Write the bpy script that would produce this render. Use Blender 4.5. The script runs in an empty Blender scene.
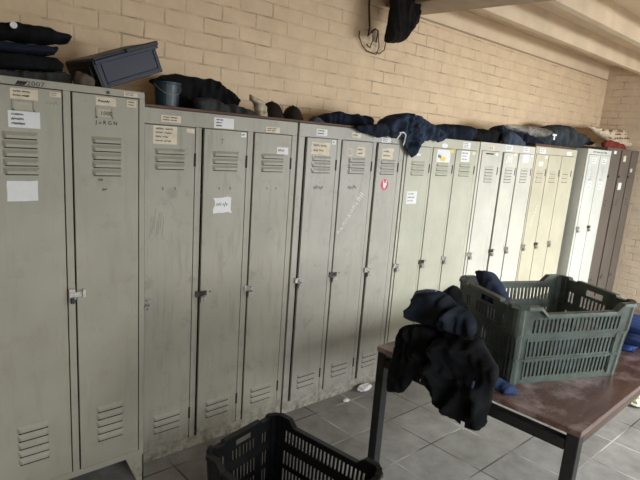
import bpy, bmesh, math, random
from mathutils import Vector, Matrix, noise

scene = bpy.context.scene
COL = scene.collection

# ------------------------------------------------------------------ camera
cam_d = bpy.data.cameras.new('camera')
cam = bpy.data.objects.new('camera', cam_d)
COL.objects.link(cam)
scene.camera = cam
F_PX, YAW, PITCH, ROLL = 493.63, 0.7008, 0.1955, 0.0739
cam_d.sensor_fit = 'HORIZONTAL'
cam_d.sensor_width = 36.0
cam_d.lens = 36.0 * F_PX / 640.0
cam_d.clip_start = 0.02
_f = Vector((math.sin(YAW) * math.cos(PITCH), math.cos(YAW) * math.cos(PITCH), -math.sin(PITCH)))
_r0 = Vector((math.cos(YAW), -math.sin(YAW), 0))
_u0 = _r0.cross(_f)
_r = math.cos(ROLL) * _r0 + math.sin(ROLL) * _u0
_u = -math.sin(ROLL) * _r0 + math.cos(ROLL) * _u0
cam.matrix_world = Matrix(((_r.x, _u.x, -_f.x, -0.8032), (_r.y, _u.y, -_f.y, -2.28), (_r.z, _u.z, -_f.z, 1.7056), (0, 0, 0, 1)))

# ------------------------------------------------------------------ world, lights, exposure
w = bpy.data.worlds.new('sky'); scene.world = w; w.use_nodes = True
bg = w.node_tree.nodes['Background']
bg.inputs[0].default_value = (0.80, 0.90, 1.0, 1)
bg.inputs[1].default_value = 1.0
scene.view_settings.view_transform = 'Standard'
scene.view_settings.look = 'None'
scene.view_settings.gamma = 1.0
scene.view_settings.use_curve_mapping = False
scene.view_settings.exposure = 0.42

def area(name, loc, target, sx, sy, power, color, spread=180):
    l = bpy.data.lights.new(name, 'AREA'); l.shape = 'RECTANGLE'; l.size = sx; l.size_y = sy
    l.energy = power; l.color = color; l.spread = math.radians(spread)
    o = bpy.data.objects.new(name, l); COL.objects.link(o); o.location = loc
    o.rotation_euler = (Vector(target) - Vector(loc)).to_track_quat('-Z', 'Y').to_euler()
    return o
# daylight entering through the windows of the front wall (opposite the lockers)
area('window_daylight', (4.3, -4.75, 2.15), (4.1, 0.0, 0.5), 3.6, 1.9, 560, (0.93, 0.97, 1.0))
area('window_daylight_near', (0.0, -4.75, 2.1), (0.0, 0.0, 0.3), 2.6, 1.6, 95, (0.90, 0.96, 1.0))

# ------------------------------------------------------------------ materials
MATS = {}
def node_mat(name):
    m = bpy.data.materials.new(name); m.use_nodes = True
    nt = m.node_tree
    return m, nt, nt.nodes['Principled BSDF']
def coords(nt, scale=(1, 1, 1), src='Object'):
    tc = nt.nodes.new('ShaderNodeTexCoord'); mp = nt.nodes.new('ShaderNodeMapping')
    mp.inputs['Scale'].default_value = scale
    nt.links.new(tc.outputs[src], mp.inputs[0]); return mp.outputs[0]
def world_coords(nt, scale=(1, 1, 1)):
    g = nt.nodes.new('ShaderNodeNewGeometry'); mp = nt.nodes.new('ShaderNodeMapping')
    mp.inputs['Scale'].default_value = scale
    nt.links.new(g.outputs['Position'], mp.inputs[0]); return mp.outputs[0]
def noise_tex(nt, vec, scale, detail=4, rough=0.55):
    n = nt.nodes.new('ShaderNodeTexNoise'); n.inputs['Scale'].default_value = scale
    n.inputs['Detail'].default_value = detail; n.inputs['Roughness'].default_value = rough
    nt.links.new(vec, n.inputs['Vector']); return n.outputs[0]
def ramp(nt, fac, stops):
    r = nt.nodes.new('ShaderNodeValToRGB')
    el = r.color_ramp.elements
    while len(el) < len(stops): el.new(0.5)
    for e, (p, c) in zip(el, stops):
        e.position = p; e.color = (c[0], c[1], c[2], 1) if not isinstance(c, (int, float)) else (c, c, c, 1)
    nt.links.new(fac, r.inputs[0]); return r.outputs[0]
def mixc(nt, fac, a, b, mode='MIX'):
    m = nt.nodes.new('ShaderNodeMix'); m.data_type = 'RGBA'; m.blend_type = mode
    for v, i in ((fac, 0), (a, 6), (b, 7)):
        if isinstance(v, (int, float)): m.inputs[i].default_value = v
        elif isinstance(v, tuple): m.inputs[i].default_value = (*v[:3], 1)
        else: nt.links.new(v, m.inputs[i])
    return m.outputs[2]
def bump(nt, bsdf, h, strength=0.3, dist=0.01):
    b = nt.nodes.new('ShaderNodeBump'); b.inputs['Strength'].default_value = strength
    b.inputs['Distance'].default_value = dist
    nt.links.new(h, b.inputs['Height']); nt.links.new(b.outputs[0], bsdf.inputs['Normal'])

def plain(name, col, rough=0.6, metal=0.0, var=0.12, scale=25, bmp=0.0):
    if name in MATS: return MATS[name]
    m, nt, b = node_mat(name)
    v = world_coords(nt)
    n = noise_tex(nt, v, scale)
    lo = tuple(c * (1 - var) for c in col); hi = tuple(min(1, c * (1 + var)) for c in col)
    nt.links.new(ramp(nt, n, [(0.3, lo), (0.7, hi)]), b.inputs['Base Color'])
    b.inputs['Roughness'].default_value = rough; b.inputs['Metallic'].default_value = metal
    if bmp: bump(nt, b, n, bmp, 0.004)
    MATS[name] = m; return m

def paint(name, col, grime=(0.17, 0.135, 0.10), amt=0.5):
    """old enamelled sheet steel: blotchy, scuffed, dirt in vertical streaks and near the plinth"""
    if name in MATS: return MATS[name]
    m, nt, b = node_mat(name)
    v = world_coords(nt)
    big = noise_tex(nt, v, 2.6, 3)
    base = ramp(nt, big, [(0.3, tuple(c * 0.88 for c in col)), (0.7, tuple(min(1, c * 1.08) for c in col))])
    vs = world_coords(nt, (9, 9, 1.1))
    st = ramp(nt, noise_tex(nt, vs, 3.0, 5, 0.65), [(0.52, 0.0), (0.78, 1.0)])
    blot = ramp(nt, noise_tex(nt, v, 9, 6, 0.7), [(0.55, 0.0), (0.72, 1.0)])
    mul = nt.nodes.new('ShaderNodeMath'); mul.operation = 'MAXIMUM'
    nt.links.new(st, mul.inputs[0]); nt.links.new(blot, mul.inputs[1])
    m2 = nt.nodes.new('ShaderNodeMath'); m2.operation = 'MULTIPLY'; m2.inputs[1].default_value = amt * 0.55
    nt.links.new(mul.outputs[0], m2.inputs[0])
    c1 = mixc(nt, m2.outputs[0], base, grime)
    # chips and scuffs
    chip = ramp(nt, noise_tex(nt, v, 38, 5, 0.7), [(0.68, 0.0), (0.73, 1.0)])
    m3 = nt.nodes.new('ShaderNodeMath'); m3.operation = 'MULTIPLY'; m3.inputs[1].default_value = amt * 0.75
    nt.links.new(chip, m3.inputs[0])
    c2 = mixc(nt, m3.outputs[0], c1, tuple(g * 0.7 for g in grime))
    # dirt along the foot of the unit
    g = nt.nodes.new('ShaderNodeNewGeometry'); sx = nt.nodes.new('ShaderNodeSeparateXYZ')
    nt.links.new(g.outputs['Position'], sx.inputs[0])
    mr = nt.nodes.new('ShaderNodeMapRange'); mr.inputs[1].default_value = 0.0; mr.inputs[2].default_value = 0.16
    mr.inputs[3].default_value = 1.0; mr.inputs[4].default_value = 0.0
    nt.links.new(sx.outputs[2], mr.inputs[0])
    m4 = nt.nodes.new('ShaderNodeMath'); m4.operation = 'MULTIPLY'
    nt.links.new(mr.outputs[0], m4.inputs[0])
    nt.links.new(ramp(nt, noise_tex(nt, v, 22, 6, 0.75), [(0.42, 0.0), (0.62, 0.9)]), m4.inputs[1])
    c3 = mixc(nt, m4.outputs[0], c2, (0.10, 0.075, 0.05))
    nt.links.new(c3, b.inputs['Base Color'])
    b.inputs['Roughness'].default_value = 0.48
    b.inputs['Specular IOR Level'].default_value = 0.4
    bump(nt, b, big, 0.10, 0.02)
    MATS[name] = m; return m

def fabric(name, col, var=0.35):
    if name in MATS: return MATS[name]
    m, nt, b = node_mat(name)
    v = world_coords(nt)
    n = noise_tex(nt, v, 14, 5, 0.6)
    nt.links.new(ramp(nt, n, [(0.3, tuple(c * (1 - var) for c in col)), (0.72, tuple(min(1, c * (1 + var)) for c in col))]), b.inputs['Base Color'])
    b.inputs['Roughness'].default_value = 0.92
    b.inputs['Specular IOR Level'].default_value = 0.2
    fine = noise_tex(nt, v, 320, 2)
    bump(nt, b, fine, 0.25, 0.002)
    MATS[name] = m; return m

def brick_mat(name, c_hi, c_lo, axis='x'):
    m, nt, b = node_mat(name)
    g = nt.nodes.new('ShaderNodeNewGeometry')
    sp = nt.nodes.new('ShaderNodeSeparateXYZ'); nt.links.new(g.outputs['Position'], sp.inputs[0])
    cb = nt.nodes.new('ShaderNodeCombineXYZ')
    nt.links.new(sp.outputs[0 if axis == 'x' else 1], cb.inputs[0]); nt.links.new(sp.outputs[2], cb.inputs[1])
    wob = nt.nodes.new('ShaderNodeTexNoise'); wob.inputs['Scale'].default_value = 7; wob.inputs['Detail'].default_value = 3
    nt.links.new(g.outputs['Position'], wob.inputs['Vector'])
    sub = nt.nodes.new('ShaderNodeVectorMath'); sub.operation = 'MULTIPLY_ADD'
    sub.inputs[1].default_value = (0.016, 0.016, 0); 
    nt.links.new(wob.outputs[1], sub.inputs[0]); nt.links.new(cb.outputs[0], sub.inputs[2])
    br = nt.nodes.new('ShaderNodeTexBrick')
    br.inputs['Scale'].default_value = 1.0
    br.inputs['Brick Width'].default_value = 0.235; br.inputs['Row Height'].default_value = 0.088
    br.inputs['Mortar Size'].default_value = 0.0075; br.inputs['Mortar Smooth'].default_value = 0.6
    br.inputs['Color1'].default_value = (1, 1, 1, 1); br.inputs['Color2'].default_value = (0.93, 0.93, 0.93, 1)
    br.inputs['Mortar'].default_value = (1.0, 1.0, 0.98, 1)
    nt.links.new(sub.outputs[0], br.inputs['Vector'])
    n1 = noise_tex(nt, g.outputs['Position'], 5.5, 6, 0.65)
    base = ramp(nt, n1, [(0.28, c_lo), (0.68, c_hi)])
    c1 = mixc(nt, 0.5, base, br.outputs['Color'], 'MULTIPLY')
    # thin dirty cracks along some joints
    crk = nt.nodes.new('ShaderNodeMath'); crk.operation = 'MULTIPLY'
    nt.links.new(ramp(nt, br.outputs['Fac'], [(0.80, 0.0), (1.0, 1.0)]), crk.inputs[0])
    nt.links.new(ramp(nt, noise_tex(nt, g.outputs['Position'], 4.2, 4, 0.7), [(0.50, 0.0), (0.64, 0.62)]), crk.inputs[1])
    c2 = mixc(nt, crk.outputs[0], c1, tuple(c * 0.30 for c in c_lo))
    nt.links.new(c2, b.inputs['Base Color'])
    b.inputs['Roughness'].default_value = 0.75
    inv = nt.nodes.new('ShaderNodeMath'); inv.operation = 'SUBTRACT'; inv.inputs[0].default_value = 1.0
    nt.links.new(br.outputs['Fac'], inv.inputs[1])
    ad = nt.nodes.new('ShaderNodeMath'); ad.operation = 'MULTIPLY_ADD'; ad.inputs[1].default_value = 0.45
    nt.links.new(noise_tex(nt, g.outputs['Position'], 26, 5, 0.6), ad.inputs[0]); nt.links.new(inv.outputs[0], ad.inputs[2])
    bump(nt, b, ad.outputs[0], 0.6, 0.007)
    return m

def floor_mat():
    m, nt, b = node_mat('floor_tiles')
    g = nt.nodes.new('ShaderNodeNewGeometry')
    mp = nt.nodes.new('ShaderNodeMapping')
    nt.links.new(g.outputs['Position'], mp.inputs[0])
    mp.inputs['Location'].default_value = (-1.100, 0.105 + 0.315 * 20, 0)
    sp = nt.nodes.new('ShaderNodeSeparateXYZ'); nt.links.new(mp.outputs[0], sp.inputs[0])
    # the tile columns run very slightly out of square with the locker row
    sk = nt.nodes.new('ShaderNodeMath'); sk.operation = 'MULTIPLY_ADD'; sk.inputs[1].default_value = 0.10
    sk.inputs[2].default_value = -0.63
    nt.links.new(sp.outputs[1], sk.inputs[0])
    ax = nt.nodes.new('ShaderNodeMath'); ax.operation = 'ADD'
    nt.links.new(sk.outputs[0], ax.inputs[0]); nt.links.new(sp.outputs[0], ax.inputs[1])
    cb = nt.nodes.new('ShaderNodeCombineXYZ'); nt.links.new(ax.outputs[0], cb.inputs[0]); nt.links.new(sp.outputs[1], cb.inputs[1])
    br = nt.nodes.new('ShaderNodeTexBrick'); br.offset = 0.0; br.squash = 1.0
    br.inputs['Scale'].default_value = 1.0
    br.inputs['Brick Width'].default_value = 0.315; br.inputs['Row Height'].default_value = 0.315
    br.inputs['Mortar Size'].default_value = 0.0045; br.inputs['Mortar Smooth'].default_value = 0.2
    br.inputs['Color1'].default_value = (1, 1, 1, 1); br.inputs['Color2'].default_value = (0.82, 0.82, 0.80, 1)
    nt.links.new(cb.outputs[0], br.inputs['Vector'])
    n1 = noise_tex(nt, g.outputs['Position'], 6, 7, 0.7)
    base = ramp(nt, n1, [(0.28, (0.165, 0.158, 0.145)), (0.5, (0.262, 0.252, 0.234)), (0.72, (0.355, 0.342, 0.318))])
    c1 = mixc(nt, 1.0, base, br.outputs['Color'], 'MULTIPLY')
    gn = ramp(nt, noise_tex(nt, g.outputs['Position'], 1.7, 3), [(0.40, (0.50, 0.48, 0.44)), (0.60, (0.055, 0.05, 0.043))])
    c2 = mixc(nt, br.outputs['Fac'], c1, gn)
    nt.links.new(c2, b.inputs['Base Color'])
    rr = ramp(nt, n1, [(0.3, 0.42), (0.7, 0.62)]); nt.links.new(rr, b.inputs['Roughness'])
    inv = nt.nodes.new('ShaderNodeMath'); inv.operation = 'SUBTRACT'; inv.inputs[0].default_value = 1.0
    nt.links.new(br.outputs['Fac'], inv.inputs[1])
    bump(nt, b, inv.outputs[0], 0.5, 0.004)
    return m

def wood_mat(name, c1, c2, c3, scale=(1.2, 9, 9), rough=0.42, wear=None):
    m, nt, b = node_mat(name)
    v = coords(nt, scale)
    n = noise_tex(nt, v, 2.2, 8, 0.68)
    c = ramp(nt, n, [(0.28, c1), (0.5, c2), (0.75, c3)])
    if wear:
        v2 = coords(nt, (1, 1, 1))
        k = ramp(nt, noise_tex(nt, v2, 5.5, 7, 0.72), [(0.50, 0.0), (0.64, 0.9)])
        c = mixc(nt, k, c, wear)
        k2 = ramp(nt, noise_tex(nt, v2, 27, 5, 0.75), [(0.62, 0.0), (0.70, 0.7)])
        c = mixc(nt, k2, c, (0.33, 0.26, 0.22))
    nt.links.new(c, b.inputs['Base Color'])
    b.inputs['Roughness'].default_value = rough
    bump(nt, b, n, 0.15, 0.004)
    return m

def grimy_plastic(name, col, dirt, amt=0.6, rough=0.45):
    m, nt, b = node_mat(name)
    v = coords(nt)
    n = noise_tex(nt, v, 11, 6, 0.7)
    k = ramp(nt, n, [(0.42, 0.0), (0.68, amt)])
    base = ramp(nt, noise_tex(nt, v, 3, 3), [(0.3, tuple(c * 0.85 for c in col)), (0.7, tuple(c * 1.15 for c in col))])
    nt.links.new(mixc(nt, k, base, dirt), b.inputs['Base Color'])
    b.inputs['Roughness'].default_value = rough
    bump(nt, b, noise_tex(nt, v, 60, 4), 0.12, 0.003)
    return m

DARK = plain('black_parts_and_shade', (0.012, 0.011, 0.010), 0.8, var=0.0)  # small black parts, and painted shade at the vents and behind doors
INK = plain('black_ink', (0.015, 0.014, 0.016), 0.6, var=0.0)
FAINT = plain('faded_ink', (0.13, 0.125, 0.12), 0.7, var=0.0)
WINK = plain('white_chalk', (0.72, 0.72, 0.68), 0.8, var=0.05)
PAPER = plain('white_paper', (0.74, 0.74, 0.73), 0.75, var=0.04)
CREAM = plain('cream_paper', (0.66, 0.58, 0.44), 0.75, var=0.10)
YELLOW = plain('yellow_paper', (0.80, 0.55, 0.08), 0.7, var=0.04)
RED = plain('red_sticker', (0.62, 0.025, 0.09), 0.45, var=0.05)
STEEL = plain('worn_steel', (0.42, 0.40, 0.37), 0.38, 0.85, var=0.25, scale=90)
DSTEEL = plain('dark_steel', (0.06, 0.055, 0.05), 0.45, 0.6, var=0.3, scale=60)

# ------------------------------------------------------------------ mesh helpers
class MB:
    def __init__(s): s.v = []; s.f = []; s.m = []
    def add(s, vs, fs, mi=0):
        k = len(s.v); s.v += [tuple(p) for p in vs]
        s.f += [tuple(i + k for i in f) for f in fs]; s.m += [mi] * len(fs); return s
    def box(s, x0, x1, y0, y1, z0, z1, mi=0):
        return s.add([(x0, y0, z0), (x1, y0, z0), (x1, y1, z0), (x0, y1, z0), (x0, y0, z1), (x1, y0, z1), (x1, y1, z1), (x0, y1, z1)],
                     [(0, 3, 2, 1), (4, 5, 6, 7), (0, 1, 5, 4), (1, 2, 6, 5), (2, 3, 7, 6), (3, 0, 4, 7)], mi)
    def hexa(s, P, mi=0):
        return s.add(P, [(0, 3, 2, 1), (4, 5, 6, 7), (0, 1, 5, 4), (1, 2, 6, 5), (2, 3, 7, 6), (3, 0, 4, 7)], mi)
    def prism(s, pts, fn, mi=0):
        """pts: polygon; fn(p, k) gives the 3-D point for side k=0/1"""
        n = len(pts); vs = [fn(p, 0) for p in pts] + [fn(p, 1) for p in pts]
        fs = [tuple(range(n))[::-1], tuple(range(n, 2 * n))] + [(i, (i + 1) % n, n + (i + 1) % n, n + i) for i in range(n)]
        return s.add(vs, fs, mi)
    def tube(s, pts, r, seg=8, mi=0, closed=False):
        pts = [Vector(p) for p in pts]; n = len(pts); vs = []; fs = []
        up = Vector((0.123, 0.217, 0.968)); 
        for i, p in enumerate(pts):
            a = pts[i - 1] if (i or closed) else p; b = pts[(i + 1) % n] if (i < n - 1 or closed) else p
            t = (b - a).normalized(); x = t.cross(up)
            if x.length < 1e-3: x = t.cross(Vector((1, 0, 0)))
            x.normalize(); y = x.cross(t)
            rr = r[i] if isinstance(r, (list, tuple)) else r
            for j in range(seg):
                an = 2 * math.pi * j / seg; vs.append(p + x * rr * math.cos(an) + y * rr * math.sin(an))
        for i in range(n if closed else n - 1):
            for j in range(seg):
                k = (i + 1) % n
                fs.append((i * seg + j, i * seg + (j + 1) % seg, k * seg + (j + 1) % seg, k * seg + j))
        if not closed: fs += [tuple(range(seg))[::-1], tuple((n - 1) * seg + j for j in range(seg))]
        return s.add(vs, fs, mi)
    def lathe(s, prof, c=(0, 0, 0), seg=24, mi=0, sx=1, sy=1):
        vs = []; fs = []; n = len(prof)
        for r, z in prof:
            for j in range(seg):
                a = 2 * math.pi * j / seg; vs.append((c[0] + sx * r * math.cos(a), c[1] + sy * r * math.sin(a), c[2] + z))
        for i in range(n - 1):
            for j in range(seg): fs.append((i * seg + j, i * seg + (j + 1) % seg, (i + 1) * seg + (j + 1) % seg, (i + 1) * seg + j))
        fs += [tuple(range(seg))[::-1], tuple((n - 1) * seg + j for j in range(seg))]
        return s.add(vs, fs, mi)
    def build(s, name, mats, parent=None, loc=(0, 0, 0), rot=(0, 0, 0), smooth=False, bevel=0.0):
        me = bpy.data.meshes.new(name); me.from_pydata(s.v, [], s.f)
        mats = mats if isinstance(mats, (list, tuple)) else [mats]
        for m in mats: me.materials.append(m)
        me.polygons.foreach_set('material_index', s.m)
        bm = bmesh.new(); bm.from_mesh(me); bmesh.ops.recalc_face_normals(bm, faces=bm.faces); bm.to_mesh(me); bm.free()
        if smooth: me.polygons.foreach_set('use_smooth', [True] * len(me.polygons))
        o = bpy.data.objects.new(name, me); COL.objects.link(o); o.location = loc; o.rotation_euler = rot
        if parent: o.parent = parent
        if bevel:
            b = o.modifiers.new('bevel', 'BEVEL'); b.width = bevel; b.segments = 2; b.limit_method = 'ANGLE'; b.angle_limit = math.radians(40)
        return o

def tag(o, label, cat, group=None):
    o['label'] = label; o['category'] = cat
    if group: o['group'] = group
    return o
def thing(name, label, cat, loc=(0, 0, 0), rz=0, group=None):
    o = bpy.data.objects.new(name, None); COL.objects.link(o); o.location = loc; o.rotation_euler = (0, 0, rz)
    o.empty_display_size = 0.1
    return tag(o, label, cat, group)
def struct(o): o['kind'] = 'structure'; return o

def pin(poly, x, y):
    c = False; j = len(poly) - 1
    for i in range(len(poly)):
        xi, yi = poly[i]; xj, yj = poly[j]
        if (yi > y) != (yj > y) and x < (xj - xi) * (y - yi) / (yj - yi) + xi: c = not c
        j = i
    return c
def near_edge(poly, x, y, skip=()):
    best = (9, x, y)
    n = len(poly)
    for i in range(n):
        if i in skip: continue
        ax, ay = poly[i]; bx, by = poly[(i + 1) % n]
        dx, dy = bx - ax, by - ay; L = dx * dx + dy * dy or 1e-9
        t = max(0, min(1, ((x - ax) * dx + (y - ay) * dy) / L))
        px, py = ax + t * dx, ay + t * dy; d = math.hypot(px - x, py - y)
        if d < best[0]: best = (d, px, py)
    return best
def smooth_poly(p, it=1):
    for _ in range(it):
        q = []
        for i in range(len(p)):
            a, b = p[i], p[(i + 1) % len(p)]
            q += [(a[0] * .8 + b[0] * .2, a[1] * .8 + b[1] * .2), (a[0] * .2 + b[0] * .8, a[1] * .2 + b[1] * .8)]
        p = q
    return p
def rough_poly(p, seed, jit):
    q = []
    for i in range(len(p)):
        a, b = p[i], p[(i + 1) % len(p)]
        n = max(1, int(math.hypot(b[0] - a[0], b[1] - a[1]) / 0.014))
        for k in range(n):
            t = k / n; x, y = a[0] + (b[0] - a[0]) * t, a[1] + (b[1] - a[1]) * t
            v = Vector((x * 22 + seed * 5.1, y * 22, seed * 2.3))
            q.append((x + jit * 1.6 * noise.noise(v), y + jit * 1.6 * noise.noise(v + Vector((31, 7, 3)))))
    return q
def puff(name, poly, origin, ds, dn, front, back, mat, parent=None, zflat=None, cell=0.009, R=0.05, amp=0.012, freq=9.0,
         stretch=(1.0, 0.45), seed=0, smooth_it=1, jit=0.007, sm=0.3):
    """crumpled garment: the outline POLY (s along ds, z up) filled out to a soft body reaching FRONT towards -dn and BACK towards +dn"""
    poly = rough_poly(smooth_poly(poly, smooth_it), seed, jit)
    if zflat is not None: poly = [(a, max(b, zflat)) for a, b in poly]
    n = len(poly)
    flat = set(i for i in range(n) if zflat is not None and poly[i][1] < zflat + 1e-6 and poly[(i + 1) % n][1] < zflat + 1e-6)
    origin, ds, dn = Vector(origin), Vector(ds), Vector(dn); up = Vector((0, 0, 1))
    x0 = min(p[0] for p in poly); x1 = max(p[0] for p in poly); y0 = min(p[1] for p in poly); y1 = max(p[1] for p in poly)
    nx = max(3, int((x1 - x0) / cell) + 1); ny = max(3, int((y1 - y0) / cell) + 1)
    cx = (x1 - x0) / nx; cy = (y1 - y0) / ny
    ins = {(i, j) for i in range(nx) for j in range(ny) if pin(poly, x0 + (i + .5) * cx, y0 + (j + .5) * cy)}
    V = {}; vs = []; fs = []
    def val(f, s, z): return f(s, z) if callable(f) else f
    def vert(i, j):
        if (i, j) in V: return V[(i, j)]
        s, z = x0 + i * cx, y0 + j * cy
        full = all((i - a, j - b) in ins for a in (0, 1) for b in (0, 1))
        if not full:
            _, s, z = near_edge(poly, s, z)
        d = near_edge(poly, s, z, flat)[0]
        e = math.sqrt(max(0, 1 - (1 - min(d / R, 1)) ** 2))
        q = Vector((s * freq * stretch[0] + seed * 7.3, z * freq * stretch[1] + seed * 3.1, seed * 1.7))
        q2 = q + Vector((noise.noise(q * 0.6), noise.noise(q * 0.6 + Vector((9, 4, 2))), 0)) * 1.1
        wr = 0
        for o in range(3):
            r = 1 - min(1, 1.9 * abs(noise.noise(q2 * (1.9 ** o) + Vector((o * 5.5, 1, 2)))))
            wr += (r ** 2.2 * 2.2 - 0.75) * (0.6 ** o)
        lump = 0.72 + 0.75 * noise.noise(q * 0.45 + Vector((3, 8, 1)))
        fr = max(0.002, val(front, s, z) * max(0.25, lump) + wr * amp * 1.25) * e
        bk = max(0.001, val(back, s, z)) * e
        base = origin + ds * s + up * z
        zz = wr * amp * 0.35 * e
        a = base - dn * fr + up * (zz if zflat is None or z > zflat + 0.01 else 0); b = base + dn * bk
        vs.extend([tuple(a), tuple(b)]); V[(i, j)] = (len(vs) - 2, len(vs) - 1); return V[(i, j)]
    cnt = {}
    for (i, j) in ins:
        c = [vert(i, j), vert(i + 1, j), vert(i + 1, j + 1), vert(i, j + 1)]
        fs.append(tuple(k[0] for k in c)); fs.append(tuple(k[1] for k in c[::-1]))
        ring = [(i, j), (i + 1, j), (i + 1, j + 1), (i, j + 1)]
        for a in range(4):
            e = (ring[a], ring[(a + 1) % 4]); cnt[e] = 1
    for (a, b) in list(cnt):
        if (b, a) not in cnt:
            fs.append((V[a][1], V[b][1], V[b][0], V[a][0]))
    me = bpy.data.meshes.new(name); me.from_pydata(vs, [], fs)
    for m in (mat if isinstance(mat, (list, tuple)) else [mat]): me.materials.append(m)
    bm = bmesh.new(); bm.from_mesh(me)
    bmesh.ops.remove_doubles(bm, verts=bm.verts, dist=0.0006)
    bmesh.ops.smooth_vert(bm, verts=[v for v in bm.verts if zflat is None or v.co.z > zflat + 0.004], factor=sm, use_axis_x=True, use_axis_y=True, use_axis_z=True)
    bmesh.ops.recalc_face_normals(bm, faces=bm.faces); bm.to_mesh(me); bm.free()
    me.polygons.foreach_set('use_smooth', [True] * len(me.polygons))
    o = bpy.data.objects.new(name, me); COL.objects.link(o)
    if parent:
        o.parent = parent; o.matrix_parent_inverse = Matrix.Translation(-parent.location) if not any(parent.rotation_euler) else parent.matrix_basis.inverted()
    return o

def text_mesh(txt, size):
    cu = bpy.data.curves.new('t', 'FONT'); cu.body = txt; cu.size = size; cu.align_x = 'LEFT'; cu.resolution_u = 2
    o = bpy.data.objects.new('t', cu); COL.objects.link(o)
    dg = bpy.context.evaluated_depsgraph_get(); dg.update()
    me = bpy.data.meshes.new_from_object(o.evaluated_get(dg))
    vs = [tuple(v.co) for v in me.vertices]; fs = [tuple(p.vertices) for p in me.polygons]
    bpy.data.objects.remove(o); bpy.data.curves.remove(cu); bpy.data.meshes.remove(me)
    return vs, fs
def scribble(mb, x0, x1, z0, z1, y, th, rnd, mi=0, words=1, amp=1.0):
    """a run of handwriting-like strokes"""
    x = x0; wd = (x1 - x0) / words
    for k in range(words):
        a = x0 + k * wd; b = a + wd * 0.82
        n = max(5, int((b - a) / max((z1 - z0) * 0.35, 0.0015)))
        pts = [(a + (b - a) * i / n, z0 + (z1 - z0) * (0.5 + amp * 0.5 * (1 if i % 2 else -1) * rnd.uniform(0.3, 1))) for i in range(n + 1)]
        for (p, q) in zip(pts, pts[1:]): stroke(mb, p, q, y, th, mi)
def stroke(mb, p, q, y, th, mi=0):
    dx, dz = q[0] - p[0], q[1] - p[1]; L = math.hypot(dx, dz) or 1e-6
    nx, nz = -dz / L * th / 2, dx / L * th / 2
    P = [(p[0] + nx, p[1] + nz), (p[0] - nx, p[1] - nz), (q[0] - nx, q[1] - nz), (q[0] + nx, q[1] + nz)]
    mb.prism(P, lambda a, k: (a[0], y - 0.0004 * k, a[1]), mi)
# ------------------------------------------------------------------ the room
WALLY, WALLX = 0.55, 6.22
BRICK = brick_mat('painted_brick', (0.80, 0.615, 0.405), (0.66, 0.50, 0.325), 'x')
BRICKX = brick_mat('painted_brick_side', (0.74, 0.60, 0.44), (0.60, 0.475, 0.34), 'y')
TIMBER = plain('painted_timber', (0.74, 0.59, 0.42), 0.6, var=0.10, scale=4, bmp=0.1)
SOFFIT = plain('painted_ceiling', (0.76, 0.61, 0.43), 0.7, var=0.06, scale=3)
RAIL = plain('painted_beam', (0.42, 0.32, 0.22), 0.6, var=0.12, scale=5)
RX0, RX1, RY0 = -2.6, WALLX, -3.4
struct(MB().box(RX0 - .1, RX1 + .1, RY0 - .1, WALLY + .1, -0.1, 0).build('floor', floor_mat()))
struct(MB().box(RX0 - .1, RX1 + .1, WALLY, WALLY + .12, 0, 2.75).build('wall_back', BRICK))
struct(MB().box(RX1, RX1 + .12, RY0, WALLY, 0, 3.0).build('wall_right', BRICKX))
struct(MB().box(RX0 - .12, RX0, RY0, WALLY, 0, 3.0).build('wall_left', BRICKX))
W1 = (2.6, 5.6, 0.22, 2.1); W2 = (-1.2, 1.2, 0.5, 2.0)
wf = MB()
for a, b, c, d in ((RX0, W2[0], 0, 3), (W2[1], W1[0], 0, 3), (W1[1], RX1, 0, 3), (W2[0], W2[1], 0, W2[2]), (W2[0], W2[1], W2[3], 3), (W1[0], W1[1], 0, W1[2]), (W1[0], W1[1], W1[3], 3)):
    wf.box(a, b, RY0 - .12, RY0, c, d)
struct(wf.build('wall_front', BRICK))
gm, nt, b = node_mat('window_glass')
tr = nt.nodes.new('ShaderNodeBsdfTransparent'); gl = nt.nodes.new('ShaderNodeBsdfGlossy'); gl.inputs['Roughness'].default_value = 0.02
mx = nt.nodes.new('ShaderNodeMixShader'); mx.inputs[0].default_value = 0.06
nt.links.new(tr.outputs[0], mx.inputs[1]); nt.links.new(gl.outputs[0], mx.inputs[2])
nt.links.new(mx.outputs[0], nt.nodes['Material Output'].inputs[0])
FRAME = plain('window_paint', (0.7, 0.7, 0.66), 0.5, var=0.03)
for k, (a, b_, c, d) in enumerate((W1, W2)):
    m = MB(); t = 0.045
    m.box(a, b_, RY0 - .09, RY0 - .03, c, c + t).box(a, b_, RY0 - .09, RY0 - .03, d - t, d)
    m.box(a, a + t, RY0 - .09, RY0 - .03, c + t, d - t).box(b_ - t, b_, RY0 - .09, RY0 - .03, c + t, d - t)
    nb = 3 if k == 0 else 1
    for i in range(1, nb):
        x = a + (b_ - a) * i / nb; m.box(x - .02, x + .02, RY0 - .085, RY0 - .035, c + t, d - t)
    wo = struct(m.build('window_%d' % (k + 1), FRAME))
    MB().box(a + t, b_ - t, RY0 - .062, RY0 - .058, c + t, d - t).build('pane', gm, wo)

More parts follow.
